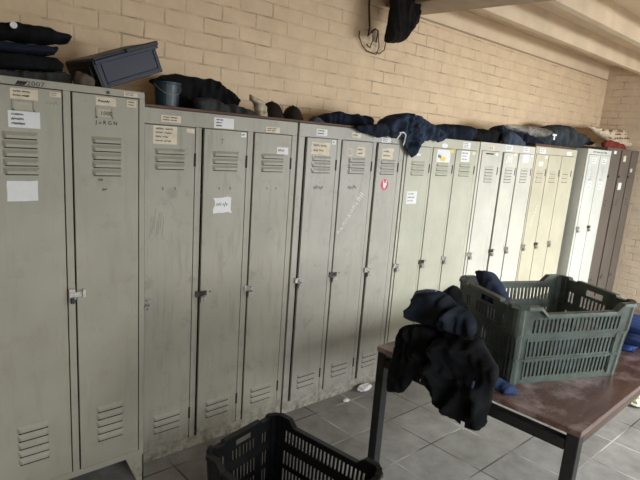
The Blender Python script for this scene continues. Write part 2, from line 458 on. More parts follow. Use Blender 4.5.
SL = 0.055
def cz(y): return 2.75 - SL * (WALLY - y)
def sloped(mb, x0, x1, y0, y1, dz0, dz1):
    mb.hexa([(x0, y0, cz(y0) + dz0), (x1, y0, cz(y0) + dz0), (x1, y1, cz(y1) + dz0), (x0, y1, cz(y1) + dz0),
             (x0, y0, cz(y0) + dz1), (x1, y0, cz(y0) + dz1), (x1, y1, cz(y1) + dz1), (x0, y1, cz(y1) + dz1)])
    return mb
ceil = struct(sloped(MB(), RX0, RX1, RY0, WALLY + .1, 0.175, 0.25).build('ceiling', SOFFIT))
struct(MB().box(RX0, RX1, WALLY, WALLY + .1, 2.75, 2.925).build('trim_1', SOFFIT))
m = MB().tube([(2.42, WALLY - .012, 2.745), (4.4, WALLY - .012, 2.745), (6.2, WALLY - .012, 2.745)], 0.007)
struct(m.build('trim_2', plain('conduit', (0.40, 0.31, 0.21), 0.5)))
struct(sloped(MB(), 2.06, 2.38, RY0, WALLY, -0.01, 0.174).build('ceiling_beam', RAIL, bevel=0.004))
for k in range(7):
    y = 0.0 - 0.53 * k
    if y - .06 < RY0: break
    sloped(MB(), RX0, 2.06, y - .06, y, 0.0, 0.174).build('ceiling_joist', TIMBER, ceil)
    sloped(MB(), 2.38, RX1, y - .06, y, 0.0, 0.174).build('ceiling_joist', TIMBER, ceil)

# ------------------------------------------------------------------ lockers
GREY = paint('locker_grey_green', (0.350, 0.332, 0.262), amt=0.45)
GREY2 = paint('locker_grey', (0.365, 0.343, 0.278), amt=0.85)
GREY3 = paint('locker_light_grey', (0.405, 0.387, 0.33), amt=0.7)
OLIVE = paint('locker_olive_cream', (0.46, 0.455, 0.36), amt=0.25)
IVORY = paint('locker_ivory', (0.55, 0.535, 0.46), amt=0.22)
YELL = paint('locker_yellow_cream', (0.50, 0.465, 0.345), amt=0.25)
PALE = paint('locker_pale_grey', (0.55, 0.56, 0.51), amt=0.15)
BROWN = paint('locker_brown_grey', (0.125, 0.105, 0.085), amt=0.30)

def louvres(name, mat, parent, cx, zs, wid, y, h=0.024, out=0.0085):
    shade_h = .0048 if zs[0] > 1.0 else .0098
    m = MB()
    for z in zs:
        a, b = cx - wid / 2, cx + wid / 2; e = 0.012
        P = [(a, y, z + h / 2), (b, y, z + h / 2), (b, y, z - h / 2), (a, y, z - h / 2),
             (a + e, y - out, z - h * .05), (b - e, y - out, z - h * .05), (b - e, y - out * 1.05, z - h / 2), (a + e, y - out * 1.05, z - h / 2)]
        m.add(P, [(0, 1, 5, 4), (4, 5, 6, 7), (0, 4, 7, 3), (1, 2, 6, 5)])
        m.add([(a + .002, y - .0006, z - h / 2 - .0005), (b - .002, y - .0006, z - h / 2 - .0005), (b - e, y - out, z - h / 2), (a + e, y - out, z - h / 2)], [(0, 1, 2, 3)], 1)
        m.box(a + .006, b - .006, y - .0012, y, z - h / 2 - shade_h, z - h / 2, 1)  # dark underside and strip stand in for shade below each hood
    return m.build(name, [mat, DARK], parent)

def hasp(parent, mat, x, z, rnd, big=1.0, hang=True):
    """hasp plate with staple and a small padlock, one part with its lock as a sub-part"""
    m = MB(); s = big
    m.box(x - .004, x + .030 * s, -.008, -.002, z - .012 * s, z + .014 * s)
    m.box(x - .030 * s, x - .002, -.007, -.001, z - .016 * s, z + .016 * s)
    m.tube([(x + .006, -.004, z + .008), (x + .006, -.020, z + .008), (x + .006, -.020, z - .008), (x + .006, -.004, z - .008)], .0025, 6)
    m.tube([(x + .052, -.001, z + .004), (x + .052, -.0045, z + .004)], .005, 8)
    o = m.build('hasp', mat, parent)
    if hang:
        p = MB(); zz = z - .020 * s
        p.tube([(x + .006 + .009 * math.cos(a), -.016, zz + .010 * math.sin(a)) for a in [math.pi * i / 6 for i in range(7)]], .0022, 6)
        p.box(x - .009, x + .021, -.022, -.010, zz - .026 * s, zz)
        p.box(x + .004, x + .008, -.0226, -.022, zz - .019 * s, zz - .010 * s, 1)
        p.build('padlock', [STEEL, DARK], parent, bevel=0.0015)
    return o

def sheet(name, parent, off, r, mat, rnd, y=-0.0032, writing=0, torn=0.0, ink=INK, words=2, fill=1.0):
    """paper stuck on a locker: world rectangle r = x0,x1,z0,z1; written lines belong to its mesh"""
    x0, x1, z0, z1 = r[0] - off[0], r[1] - off[0], r[2] - off[2], r[3] - off[2]
    y -= off[1] if len(off) > 3 else 0
    m = MB(); pts = [(x0, z0), (x1, z0), (x1, z1), (x0, z1)]
    if torn:
        q = []
        for i in range(4):
            a, b_ = pts[i], pts[(i + 1) % 4]; q.append(a)
            for k in (1, 2, 3): q.append((a[0] + (b_[0] - a[0]) * k / 4, a[1] + (b_[1] - a[1]) * k / 4))
        W, H = x1 - x0, z1 - z0
        pts = [(a + rnd.uniform(-torn, torn) * W, b_ + rnd.uniform(-torn, torn) * H) for a, b_ in q]
    m.prism(pts, lambda p, k: (p[0], y + 0.0008 * k, p[1]))
    for i in range(writing):
        h = (z1 - z0) / (writing + 0.6); zz = z1 - h * (i + 1)
        scribble(m, x0 + (x1 - x0) * .10, x0 + (x1 - x0) * (.10 + .8 * fill * rnd.uniform(.7, 1)), zz, zz + h * .55, y - .0003, min(.0026, h * .16), rnd, 1, words)
    return m.build(name, [mat, ink], parent)

def locker(label, x0, x1, yf, depth, z0, z1, zd0, zd1, mat, doors, ajar=None, legs=False, vents=None, plinth=True, hz=(1.575, 0.215), lockz=0.88, seed=0, hinges=True, lock=True, gapl=None, side=None):
    rnd = random.Random(seed)
    t = thing('locker', label, 'locker', ((x0 + x1) / 2, yf, 0.0), 0, 'steel clothes lockers along the brick wall')
    ox, oy = (x0 + x1) / 2, yf
    L = lambda x: x - ox
    m = MB(); th = .014; zb = z0
    m.box(L(x0), L(x0) + th, .02, depth, zb, z1).box(L(x1) - th, L(x1), .02, depth, zb, z1)
    m.box(L(x0) + th, L(x1) - th, depth - .012, depth, zb, z1).box(L(x0) + th, L(x1) - th, .02, depth - .012, z1 - .014, z1)
    m.box(L(x0) + th, L(x1) - th, .02, depth - .012, zd0 - .02, zd0 - .005)
    # front frame
    m.box(L(x0), L(x1), 0, .02, zd1 + .003, z1).box(L(x0), L(x1), 0, .02, zb, zd0 - .003)
    edges = [x0] + [e for d in doors for e in d] + [x1]
    for i in range(0, len(edges), 2):
        a, b_ = edges[i], edges[i + 1]
        m.box(L(a) + (.003 if i else 0), L(b_) - (.003 if i + 1 < len(edges) - 1 else 0), 0, .02, zd0 - .003, zd1 + .003)
    for d in doors: m.box(L(d[0]), L(d[1]), .05, .055, zd0, zd1, 1)          # dark sheet added behind each door, standing in for shade seen through its gaps
    body = m.build('cabinet_body', [mat, DARK], t, bevel=0.0015)
    if legs:
        for sx in (0, 1):
            for yy in (0.0, depth - .03):
                k = MB(); xo = L(x0) if not sx else L(x1); d = 1 if not sx else -1
                k.prism([(xo, zb), (xo + d * .085, zb), (xo + d * .030, 0), (xo, 0)], lambda p, q: (p[0], yy + .003 + q * .006, p[1]))
                ys = (0.003, .085, .03) if yy == 0 else (depth - .003, depth - .085, depth - .03)
                k.prism([(ys[0], zb), (ys[1], zb), (ys[2], 0), (ys[0], 0)], lambda p, q: (xo + d * q * .006, p[0], p[1]))
                k.build('leg', mat, t)
    out = []
    for i, (a, b_) in enumerate(doors):
        gl = .003 if gapl is None else gapl[i]
        hx = b_ - .002
        wdt = hx - (a + gl)
        D = MB().box(-wdt, 0, -.003, .013, 0, zd1 - zd0)
        d = D.build('door', mat, t, (L(hx), 0, zd0), bevel=0.002)
        d.rotation_euler.z = math.radians((ajar or [0] * 9)[i])
        off = (hx, yf, zd0)
        if vents:
            for (nm, zs, wd, cxr) in vents:
                louvres(nm, mat, d, -wdt * (1 - cxr), [z - zd0 for z in zs], wd, -.003)
        if hinges:
            for hzz in hz:
                MB().box(-.004, .006, -.0055, .006, hzz - zd0 - .032, hzz - zd0 + .032).build('hinge', DARK if mat not in (IVORY,) else DSTEEL, d)
        if lock: hasp(d, STEEL if i % 2 == 0 else DSTEEL, -wdt + .004, lockz - zd0 + rnd.uniform(-.004, .006), rnd, hang=True)
        out.append((d, off))
    return t, body, out

V3 = [('vent', [1.612, 1.576, 1.541], .150, .50), ('vent', [.244, .208, .172], .150, .50)]
rnd = random.Random(4)

# the tall two-door unit nearest the camera
t1, b1, d1 = locker('tall grey-green two-door locker on splayed feet, nearest on the left, 2007 written on top',
    -.645, -.010, -.12, .50, .145, 1.857, .178, 1.826, GREY, [(-.62, -.330), (-.297, -.036)], legs=True, hinges=False, lock=False,
    vents=[('vent', [1.650, 1.617, 1.584, 1.551, 1.518], .120, .50), ('vent', [.452, .416, .380, .344, .308], .120, .50)], seed=1)
bo = ((-.645 - .010) / 2, -.12, 0)
def S(door, r, mat, **k):
    return sheet(k.pop('name', 'paper_label'), door[0], door[1], r, mat, rnd, **k)
def H(body, org, r, mat, **k):
    return sheet(k.pop('name', 'paper_label'), body, org, r, mat, rnd, y=k.pop('y', -.0012), **k)
A, B = d1
S(A, (-.512, -.408, 1.677, 1.737), PAPER, writing=3, words=1, fill=.75, ink=INK)
S(A, (-.502, -.412, 1.780, 1.818), CREAM, writing=2, words=2)
S(A, (-.372, -.334, 1.800, 1.818), CREAM, writing=2, words=1, ink=FAINT)
S(A, (-.526, -.424, 1.403, 1.480), PAPER, writing=0, torn=.012)
S(B, (-.207, -.130, 1.786, 1.818), CREAM, writing=1, words=1, torn=.02)
S(B, (-.085, -.046, 1.790, 1.818), CREAM, writing=2, words=1)
H(b1, bo, (-.097, -.040, 1.832, 1.851), CREAM, writing=2, words=2, ink=FAINT, y=-.0016)
for (dd, r) in ((A, (-.497, -.423, 1.738, 1.776)), (B, (-.208, -.140, 1.736, 1.778))):
    x0, x1, z0, z1 = r[0] - dd[1][0], r[1] - dd[1][0], r[2] - dd[1][2], r[3] - dd[1][2]
    m = MB(); m.box(x0, x0 + .006, -.0075, -.003, z0, z1).box(x1 - .006, x1, -.0075, -.003, z0, z1).box(x0, x1, -.0075, -.003, z0, z0 + .005)
    m.box(x0 + .004, x1 - .004, -.0042, -.003, z0 + .003, z1 - .006, 1)
    m.build('card_holder', [GREY, plain('old_card', (0.45, 0.41, 0.31), 0.8)], dd[0])
def lettering(parent, txt, x, y, z, size, mat, rot=0.0, name='lettering', sx=1.0, weight=0.0):
    vs, fs = text_mesh(txt, size)
    c, s_ = math.cos(rot), math.sin(rot); m = MB()
    m.add([(x + (a * c * sx - b_ * s_), y - .0003, z + (a * s_ * sx + b_ * c)) for a, b_, _ in vs], fs)
    if weight:
        m.add([(x + weight + (a * c * sx - b_ * s_), y - .0003, z + weight * .5 + (a * s_ * sx + b_ * c)) for a, b_, _ in vs], fs)
    return m.build(name, mat, parent)
lettering(B[0], '1000', -.192 - B[1][0], -.0046, 1.748 - B[1][2], .024, INK)
lettering(B[0], 'J o R G N', -.210 - B[1][0], -.0032, 1.712 - B[1][2], .021, INK, weight=.0006)
lettering(b1, '2007', -.448 - bo[0], -.0006, 1.8315 - bo[2], .024, INK, sx=1.25)
m = MB()
for k in range(9): stroke(m, (-.483 - bo[0] + k * .0035, 1.829 + .002 * (k % 3)), (-.474 - bo[0] + k * .0035, 1.845), -.0004, .004)
m.build('ink_scrawl', INK, b1)
m = MB()
scribble(m, -.204 - B[1][0], -.180 - B[1][0], 1.482 - B[1][2], 1.494 - B[1][2], -.0032, .0025, rnd)
m.build('ink_scrawl', INK, B[0]); m = MB()
scribble(m, -.188 - B[1][0], -.166 - B[1][0], 1.440 - B[1][2], 1.452 - B[1][2], -.0032, .0025, rnd)
m.build('ink_scrawl', INK, B[0])
m = MB(); scribble(m, -.386 - A[1][0], -.338 - A[1][0], 1.766 - A[1][2], 1.784 - A[1][2], -.0032, .0012, rnd); m.build('ink_scrawl', FAINT, A[0])
MB().lathe([(.0072, -.001), (.0072, .001)], seg=14).build('rivet', DSTEEL, b1, (-.160 - bo[0], -.0008, 1.8395), (math.pi / 2, 0, 0))
# turn latch with padlock bracket between its two doors
m = MB(); zz = 1.010 - B[1][2]; xx = -.297 - B[1][0]
m.box(xx - .030, xx - .006, -.016, -.003, zz - .020, zz + .022).box(xx - .006, xx + .022, -.008, -.003, zz - .016, zz + .006)
m.box(xx + .022, xx + .034, -.017, -.003, zz - .018, zz + .016)
m.tube([(xx - .026, -.010, zz - .016), (xx - .008, -.026, zz - .018), (xx - .004, -.012, zz - .012)], .004, 6)
m.build('hasp', plain('chipped_white_steel', (0.52, 0.50, 0.45), 0.4, 0.3, var=0.3, scale=80), B[0], bevel=.002)
MB().box(xx - .026, xx - .010, -.026, -.014, zz - .038, zz - .012).build('padlock', DSTEEL, B[0], bevel=.003)

# the six lower units along the wall
t2, b2, d2 = locker('worn grey three-door locker beside the tall two-door one, torn white paper on middle door',
    .004, .896, 0, .50, 0, 1.803, .066, 1.729, GREY2, [(.030, .281), (.318, .572), (.612, .860)], gapl=[.003, .008, .005], ajar=[0, .9, .4], vents=V3, seed=2)
o2 = ((.004 + .893) / 2, 0, 0)
H(b2, o2, (.108, .205, 1.744, 1.776), CREAM, writing=2, words=2)
H(b2, o2, (.377, .489, 1.737, 1.788), PAPER, writing=3, words=1, fill=.6)
H(b2, o2, (.684, .775, 1.737, 1.766), CREAM, writing=2, words=2)
S(d2[0], (.072, .187, 1.643, 1.726), CREAM, writing=4, words=2, ink=FAINT)
S(d2[0], (.236, .272, 1.703, 1.724), CREAM, torn=.1)
S(d2[1], (.533, .564, 1.700, 1.724), PAPER, writing=1, words=1, ink=FAINT)
S(d2[1], (.390, .492, 1.309, 1.389), PAPER, torn=.06, writing=1, ink=FAINT)
S(d2[2], (.762, .838, 1.622, 1.662), PAPER, writing=1, words=1)
for d, xs in ((d2[0], (.121, .181)), (d2[1], (.416, .480)), (d2[2], (.709, .769))):
    for x in xs:
        m = MB()
        stroke(m, (x - .004 - d[1][0], 1.441 - d[1][2]), (x + .002 - d[1][0], 1.434 - d[1][2]), -.0032, .004); stroke(m, (x + .002 - d[1][0], 1.434 - d[1][2]), (x - .002 - d[1][0], 1.428 - d[1][2]), -.0032, .003)
        m.build('number_hole', INK, d[0])
m = MB()
for k in range(7):
    x = .058 + k * .010 - d2[0][1][0]; z = 1.20 + .02 * (k % 3) - d2[0][1][2]
    stroke(m, (x, z), (x + .008, z + .10 - .02 * (k % 2)), -.0032, .0012)
m.build('ink_scrawl', FAINT, d2[0][0])
lettering(d2[1][0], 'T', .415 - d2[1][1][0], -.0032, 1.662 - d2[1][1][2], .034, FAINT)

t3, b3, d3 = locker('grey three-door locker with round red hand sticker and white diagonal scrawl',
    .910, 1.806, 0, .50, 0, 1.803, .080, 1.727, GREY3, [(.955, 1.200), (1.236, 1.505), (1.540, 1.760)], gapl=[.012, .006, .012], ajar=[1.0, 0, 1.0], vents=V3, seed=3)
o3 = ((.915 + 1.806) / 2, 0, 0)
H(b3, o3, (1.035, 1.118, 1.742, 1.780), PAPER, writing=2, words=1)
H(b3, o3, (1.315, 1.392, 1.748, 1.776), CREAM, writing=1, torn=.08)
H(b3, o3, (1.582, 1.672, 1.733, 1.774), PAPER, writing=3, ink=FAINT, words=1)
S(d3[0], (.999, 1.140, 1.632, 1.706), CREAM, torn=.05, writing=2, words=2)
S(d3[0], (1.155, 1.186, 1.696, 1.722), PAPER, writing=1, words=1)
S(d3[1], (1.366, 1.436, 1.634, 1.693), CREAM, torn=.06, writing=2, words=1)
S(d3[2], (1.593, 1.700, 1.625, 1.696), CREAM, torn=.06, writing=2, words=1)
m = MB(); c = (1.306 - d3[1][1][0], 1.658 - d3[1][1][2])
pp = [(c[0] + .024 * math.cos(a), c[1] + .022 * math.sin(a)) for a in [math.pi * 2 * i / 14 + .6 for i in range(13)]]
for p, q in zip(pp, pp[1:]): stroke(m, p, q, -.0032, .009)
m.build('glue_ring', CREAM, d3[1][0])
for k, cx in ((0, 1.076), (1, 1.354)):
    d = d3[k]; m = MB(); scribble(m, cx - .042 - d[1][0], cx + .04 - d[1][0], 1.425 - d[1][2], 1.455 - d[1][2], -.0032, .004, rnd, words=2); m.build('ink_scrawl', FAINT, d[0])
# round red sticker with a white raised-fingers hand
dd = d3[2]; cx, czz = 1.642 - dd[1][0], 1.458 - dd[1][2]
m = MB(); m.prism([(cx + .037 * math.cos(a), czz + .037 * math.sin(a)) for a in [math.pi * 2 * i / 28 for i in range(28)]], lambda p, k: (p[0], -.0040 + .0008 * k, p[1]))
m.prism([(cx - .014, czz - .006), (cx - .009, czz - .020), (cx, czz - .028), (cx + .010, czz - .020), (cx + .015, czz - .004), (cx + .013, czz + .006), (cx - .013, czz + .006)], lambda p, k: (p[0], -.0044 + .0005 * k, p[1]), 1)
for xa, xb in ((-.011, -.014), (.011, .016)): stroke(m, (cx + xa, czz + .002), (cx + xb, czz + .029), -.0041, .008, 1)
for xa in (-.003, .004): stroke(m, (cx + xa, czz + .004), (cx + xa, czz + .012), -.0041, .006, 1)
stroke(m, (cx + .012, czz - .008), (cx + .022, czz + .006), -.0041, .006, 1)
m.build('round_sticker', [RED, PAPER], dd[0])
# diagonal white lettering, worn, illegible
d = d3[1]; m = MB(); x0, z0, x1, z1 = 1.262, 1.150, 1.452, 1.412
dx, dz = (x1 - x0), (z1 - z0); Lg = math.hypot(dx, dz); ux, uz = dx / Lg, dz / Lg
for k in range(10):
    sN = k / 10 * Lg; hgt = .026 + (.010 if k > 7 else 0)
    def pt(a, b_): return (x0 + ux * (sN + a) - uz * b_ - d[1][0], z0 + uz * (sN + a) + ux * b_ - d[1][2])
    th = .0030 if k < 8 else .0045
    stroke(m, pt(0, -hgt / 2), pt(0, hgt / 2), -.0032, th)
    if k % 2 == 0: stroke(m, pt(0, hgt / 2), pt(.018, hgt / 2 - .004), -.0032, th); stroke(m, pt(0, 0), pt(.015, .001), -.0032, th)
    if k % 3 != 1: stroke(m, pt(.017, -hgt / 2), pt(.014, hgt / 2), -.0032, th)
    else: stroke(m, pt(0, -hgt / 2), pt(.018, -hgt / 2), -.0032, th); stroke(m, pt(.004, .0), pt(.018, -hgt / 2), -.0032, th)
m.build('scrawled_lettering', plain('worn_white_ink', (0.70, 0.70, 0.66), .8), d[0])
for d in d3:
    m = MB()
    for z in (1.612, 1.576, 1.541): m.lathe([(.006, 0), (.004, .004)], (0, 0, 0), 8)
    m = MB()
    for z in (1.618, 1.582, 1.546):
        m.box(d[1][0] * 0 - .190, -.181, -.0105, -.006, z - d[1][2] - .004, z - d[1][2] + .005)
    m.build('paint_chips', WINK, d[0])

t4, b4, d4 = locker('olive-cream three-door locker with yellow-marked paper, beneath the hanging jacket corner',
    1.818, 2.702, 0, .50, 0, 1.797, .085, 1.724, OLIVE, [(1.842, 2.096), (2.123, 2.372), (2.398, 2.660)], vents=V3, seed=4)
o4 = ((1.818 + 2.702) / 2, 0, 0)
S(d4[0], (1.892, 1.988, 1.660, 1.678), PAPER)
S(d4[0], (1.882, 1.992, 1.322, 1.411), PAPER, writing=3, ink=FAINT)
S(d4[1], (2.168, 2.330, 1.606, 1.715), PAPER, torn=.015, writing=1, ink=INK, fill=.3)
S(d4[1], (2.215, 2.272, 1.634, 1.664), YELLOW, y=-.0045)
S(d4[1], (2.325, 2.366, 1.697, 1.724), YELLOW, y=-.0045)
H(b4, o4, (2.478, 2.575, 1.738, 1.784), PAPER, writing=3, ink=FAINT)
S(d4[2], (2.468, 2.578, 1.636, 1.719), PAPER, writing=3, ink=FAINT)
S(d4[2], (2.608, 2.652, 1.694, 1.716), CREAM)
m = MB(); m.prism([(2.252 - o4[0] + .036 * math.cos(a), 1.745 + .018 * math.sin(a)) for a in [math.pi * 2 * i / 20 for i in range(20)]], lambda p, k: (p[0], -.0014 + .0008 * k, p[1])); m.build('paper_label', PAPER, b4)

V5 = [('vent', [1.600, 1.574, 1.548, 1.522, 1.496], .130, .50)]
t5, b5, d5 = locker('ivory three-door locker between the olive-cream and the yellow-cream ones',
    2.714, 3.590, 0, .50, 0, 1.800, .085, 1.732, IVORY, [(2.745, 3.000), (3.056, 3.282), (3.312, 3.558)], gapl=[.003, .014, .007], ajar=[0, 1.0, .4], vents=V5, seed=5)
o5 = ((2.714 + 3.590) / 2, 0, 0)
H(b5, o5, (2.832, 2.915, 1.740, 1.775), CREAM, writing=2, ink=FAINT)
S(d5[0], (2.799, 2.915, 1.706, 1.717), DARK, name='name_slot')
S(d5[0], (2.947, 2.977, 1.700, 1.722), PAPER)
H(b5, o5, (3.086, 3.197, 1.748, 1.792), PAPER, writing=2, ink=FAINT)
m = MB(); q = d5[1][1]
for a, b_ in (((3.115, 1.640), (3.150, 1.705)), ((3.150, 1.705), (3.158, 1.650)), ((3.158, 1.650), (3.200, 1.712)), ((3.200, 1.712), (3.205, 1.645))): stroke(m, (a[0] - q[0], a[1] - q[2]), (b_[0] - q[0], b_[1] - q[2]), -.0032, .012)
m.build('chalk_mark', WINK, d5[1][0])
S(d5[1], (3.238, 3.268, 1.710, 1.732), PAPER)
H(b5, o5, (3.382, 3.482, 1.752, 1.790), PAPER, writing=2, ink=FAINT)
S(d5[2], (3.387, 3.491, 1.655, 1.728), PAPER, torn=.08)
S(d5[2], (3.526, 3.552, 1.708, 1.728), PAPER)

V6 = [('vent', [1.580, 1.540, 1.500], .130, .50)]
t6, b6, d6 = locker('yellow-cream three-door locker between the ivory one and the pale grey one',
    3.600, 4.440, 0, .50, 0, 1.812, .085, 1.742, YELL, [(3.622, 3.835), (3.862, 4.106), (4.130, 4.372)], gapl=[.002, .001, .001], vents=V6, seed=6)
o6 = ((3.600 + 4.440) / 2, 0, 0)
H(b6, o6, (3.675, 3.780, 1.750, 1.796), PAPER, writing=2, ink=FAINT)
H(b6, o6, (4.215, 4.315, 1.756, 1.790), PAPER, torn=.15)
S(d6[0], (3.689, 3.775, 1.638, 1.673), PAPER, torn=.12)
S(d6[0], (3.795, 3.828, 1.706, 1.730), PAPER)
d = d6[0]; m = MB()
for k in range(7):
    x = 3.70 + k * .012 - d[1][0]; z = 1.07 + k * .030 - d[1][2]
    stroke(m, (x, z), (x + .020, z + .012), -.0032, .005); stroke(m, (x + .006, z + .002), (x + .002, z + .020), -.0032, .004)
m.build('scrawled_lettering', WINK, d[0])

V7 = [('vent', [1.650 - .022 * i for i in range(6)], .080, .42), ('vent', [.36 - .022 * i for i in range(4)], .080, .42)]
t7, b7, d7 = locker('pale grey two-door locker standing forward, next to the dark brown one',
    4.500, 5.085, -.08, .50, 0, 1.838, .10, 1.780, PALE, [(4.545, 4.790), (4.815, 5.060)], gapl=[.002, .002], vents=V7, seed=7, hinges=False, lockz=1.02)
S(d7[0], (4.625, 4.725, 1.695, 1.748), PAPER, writing=2, ink=FAINT)
S(d7[1], (4.880, 4.980, 1.695, 1.748), PAPER, writing=2, ink=FAINT)
S(d7[0], (4.610, 4.715, 1.418, 1.505), PAPER, writing=2, ink=FAINT)
S(d7[1], (4.885, 4.985, 1.418, 1.503), PAPER, writing=2, ink=FAINT)
o7 = ((4.500 + 5.085) / 2, -.08, 0)
m = MB(); scribble(m, 4.62 - o7[0], 4.98 - o7[0], 1.800, 1.820, -.0006, .004, rnd, words=4); m.build('ink_scrawl', FAINT, b7)

t8, b8, d8 = locker('dark brown-grey three-door locker at the far end by the right wall',
    5.180, 6.140, 0, .50, 0, 1.880, .10, 1.865, BROWN, [(5.220, 5.500), (5.575, 5.815), (5.890, 6.105)], gapl=[.004, .030, .020], vents=[('vent', [1.30, 1.27, 1.24], .09, .5)], seed=8, hinges=False, lock=False)
S(d8[1], (5.660, 5.755, 1.405, 1.490), PAPER)
S(d8[1], (5.670, 5.745, 1.737, 1.800), CREAM, torn=.15)
S(d8[0], (5.365, 5.435, 1.815, 1.850), PAPER)
S(d8[2], (5.95, 6.01, 1.62, 1.66), CREAM, torn=.1)
for d in d8:
    m = MB(); m.lathe([(.016, 0), (.012, .010), (.004, .012)], seg=14); m.build('turn_lock', DSTEEL, d[0], (-.19, -.003, 1.56 - d[1][2]), (math.pi / 2, 0, 0))
    m = MB(); scribble(m, -.19, -.09, .20, .27, -.0032, .006, rnd, words=1); m.build('ink_scrawl', DARK, d[0])

# ------------------------------------------------------------------ boards lying along the tops
BOARD = wood_mat('rusty_board', (0.045, 0.022, 0.012), (0.10, 0.052, 0.028), (0.17, 0.095, 0.055), (1.5, 10, 10), 0.7)
def board(label, x0, x1, y0, y1, z, h=.013, rz=0):
    o = MB().box(-(x1 - x0) / 2, (x1 - x0) / 2, -(y1 - y0) / 2, (y1 - y0) / 2, 0, h).build('wooden_board', BOARD, None, ((x0 + x1) / 2, (y0 + y1) / 2, z), (0, 0, rz), bevel=.002)
    return tag(o, label, 'board', 'boards on the lockers')
board('long rust-brown board lying on the lockers beneath the caps and black jackets', .010, 1.480, -.012, .40, 1.8045)
board('rust-brown board on the yellow-cream locker beneath the dark jacket', 3.62, 4.440, .02, .42, 1.8135, .022)
TOPB, TOP3 = 1.8185, 1.8045

# ------------------------------------------------------------------ clothes and boxes on top of the lockers
NAVY = fabric('navy_cotton', (0.012, 0.016, 0.028))
BLACK = fabric('black_cotton', (0.0065, 0.0068, 0.008))
SLATE = fabric('slate_blue_cotton', (0.050, 0.064, 0.092))
CHAR = fabric('charcoal_cloth', (0.040, 0.042, 0.043))
TAUPE = fabric('taupe_cloth', (0.13, 0.105, 0.085))
DBROWN = fabric('dark_brown_wool', (0.024, 0.018, 0.014))
X, Yd = (1, 0, 0), (0, 1, 0)
def cloth(name, label, cat, poly, y0, front, back, mat, zflat, group='clothes left on top of the lockers', **k):
    o = puff(name, poly, (0, y0, 0), X, Yd, front, back, mat, None, zflat, **k)
    recentre(o); tag(o, label, cat, group); return o
def recentre(o):
    me = o.data; n = len(me.vertices)
    cx = sum(v.co.x for v in me.vertices) / n; cy = sum(v.co.y for v in me.vertices) / n; z = min(v.co.z for v in me.vertices)
    me.transform(Matrix.Translation((-cx, -cy, -z))); o.location = (cx, cy, z)
T1 = 1.858
g = 'folded work clothes stacked on the tall locker'
cloth('folded_garment', 'charcoal folded cloth at the bottom of the folded stack', 'clothing',
    [(-.64, 1.886), (-.35, 1.903), (-.285, 1.913), (-.262, 1.902), (-.255, 1.85), (-.64, 1.85)], .10, .12, .14, CHAR, T1, g, R=.009, cell=.006, jit=.0015, sm=0, smooth_it=0, seed=1, amp=.003)
cloth('folded_garment', 'black folded trousers second from the bottom of the folded stack', 'clothing',
    [(-.64, 1.889), (-.36, 1.907), (-.277, 1.917), (-.272, 1.949), (-.300, 1.969), (-.356, 1.966), (-.64, 1.947)], .10, .125, .14, BLACK, None, g, R=.009, cell=.006, jit=.0015, sm=0, smooth_it=0, seed=2, amp=.003)
cloth('folded_garment', 'navy folded overalls second from the top of the folded stack', 'clothing',
    [(-.64, 1.9485), (-.374, 1.968), (-.304, 1.978), (-.297, 1.999), (-.308, 2.008), (-.40, 2.003), (-.64, 1.994)], .10, .122, .14, NAVY, None, g, R=.009, cell=.006, jit=.0015, sm=0, smooth_it=0, seed=3, amp=.003)
fg = cloth('folded_jacket', 'black folded jacket with white snap button topping the folded stack', 'jacket',
    [(-.64, 2.063), (-.49, 2.073), (-.387, 2.078), (-.308, 2.070), (-.251, 2.069), (-.240, 2.051), (-.256, 2.026), (-.287, 2.030), (-.302, 2.018), (-.39, 2.0095), (-.64, 2.001)], .10, .13, .14, BLACK, None, g, R=.020, jit=.004, sm=0.05, seed=4, amp=.005)
bm_ = MB().lathe([(.012, 0), (.012, .004), (.006, .004), (.005, .002)], seg=16).build('snap_button', PAPER, fg, Vector((-.468, -.036, 2.047)) - fg.location, (math.pi / 2, 0, 0))
cloth('work_glove', 'taupe crumpled work glove at the right end of the folded stack', 'glove',
    [(-.272, 1.900), (-.258, 1.926), (-.237, 1.914), (-.206, 1.900), (-.190, 1.885), (-.186, 1.85), (-.272, 1.85)], -.04, .035, .03, TAUPE, T1, None, R=.02, seed=5, amp=.006, freq=18)

# tilted dark blue plastic storage box, its short black end to the left
BOXB = grimy_plastic('blue_grey_plastic', (0.012, 0.018, 0.042), (0.022, 0.024, 0.030), .4, .5)
BOXK = plain('black_plastic', (0.010, 0.010, 0.011), 0.5, var=0.1)
tb = thing('storage_box', 'dark blue plastic storage box tilted against the wall on the tall locker', 'box', (-.119, .060, 1.862))
tb.rotation_euler = (0, -math.radians(22.5), math.radians(9))
Wd, Hh, Dp = .305, .126, .27
m = MB()
m.box(0, Wd, 0, .008, .0, Hh).box(0, Wd, Dp - .008, Dp, 0, Hh).box(Wd - .008, Wd, .008, Dp - .008, 0, Hh).box(.0, Wd, .008, Dp - .008, 0, .008)
m.build('box_shell', BOXB, tb, bevel=.006)
m = MB(); m.box(.030, Wd - .020, -.005, 0, .012, .022).box(.022, .030, -.005, 0, .012, Hh - .026).box(Wd - .020, Wd - .010, -.005, 0, .012, Hh - .026)
m.build('panel_rib', BOXB, tb, bevel=.002)
m = MB(); m.box(-.004, Wd + .008, -.012, Dp + .010, Hh - .022, Hh - .004).box(-.004, Wd + .008, -.005, Dp + .004, Hh - .004, Hh + .006)
m.build('rim', BOXB, tb, bevel=.003)
MB().box(Wd * .50, Wd + .012, -.016, .012, Hh - .008, Hh + .010).build('rim_clip', BOXK, tb, bevel=.003)
MB().box(-.010, 0, -.002, Dp, 0, Hh).box(-.018, -.010, .03, Dp - .03, Hh * .3, Hh * .8).build('end_wall', BOXK, tb, bevel=.003)

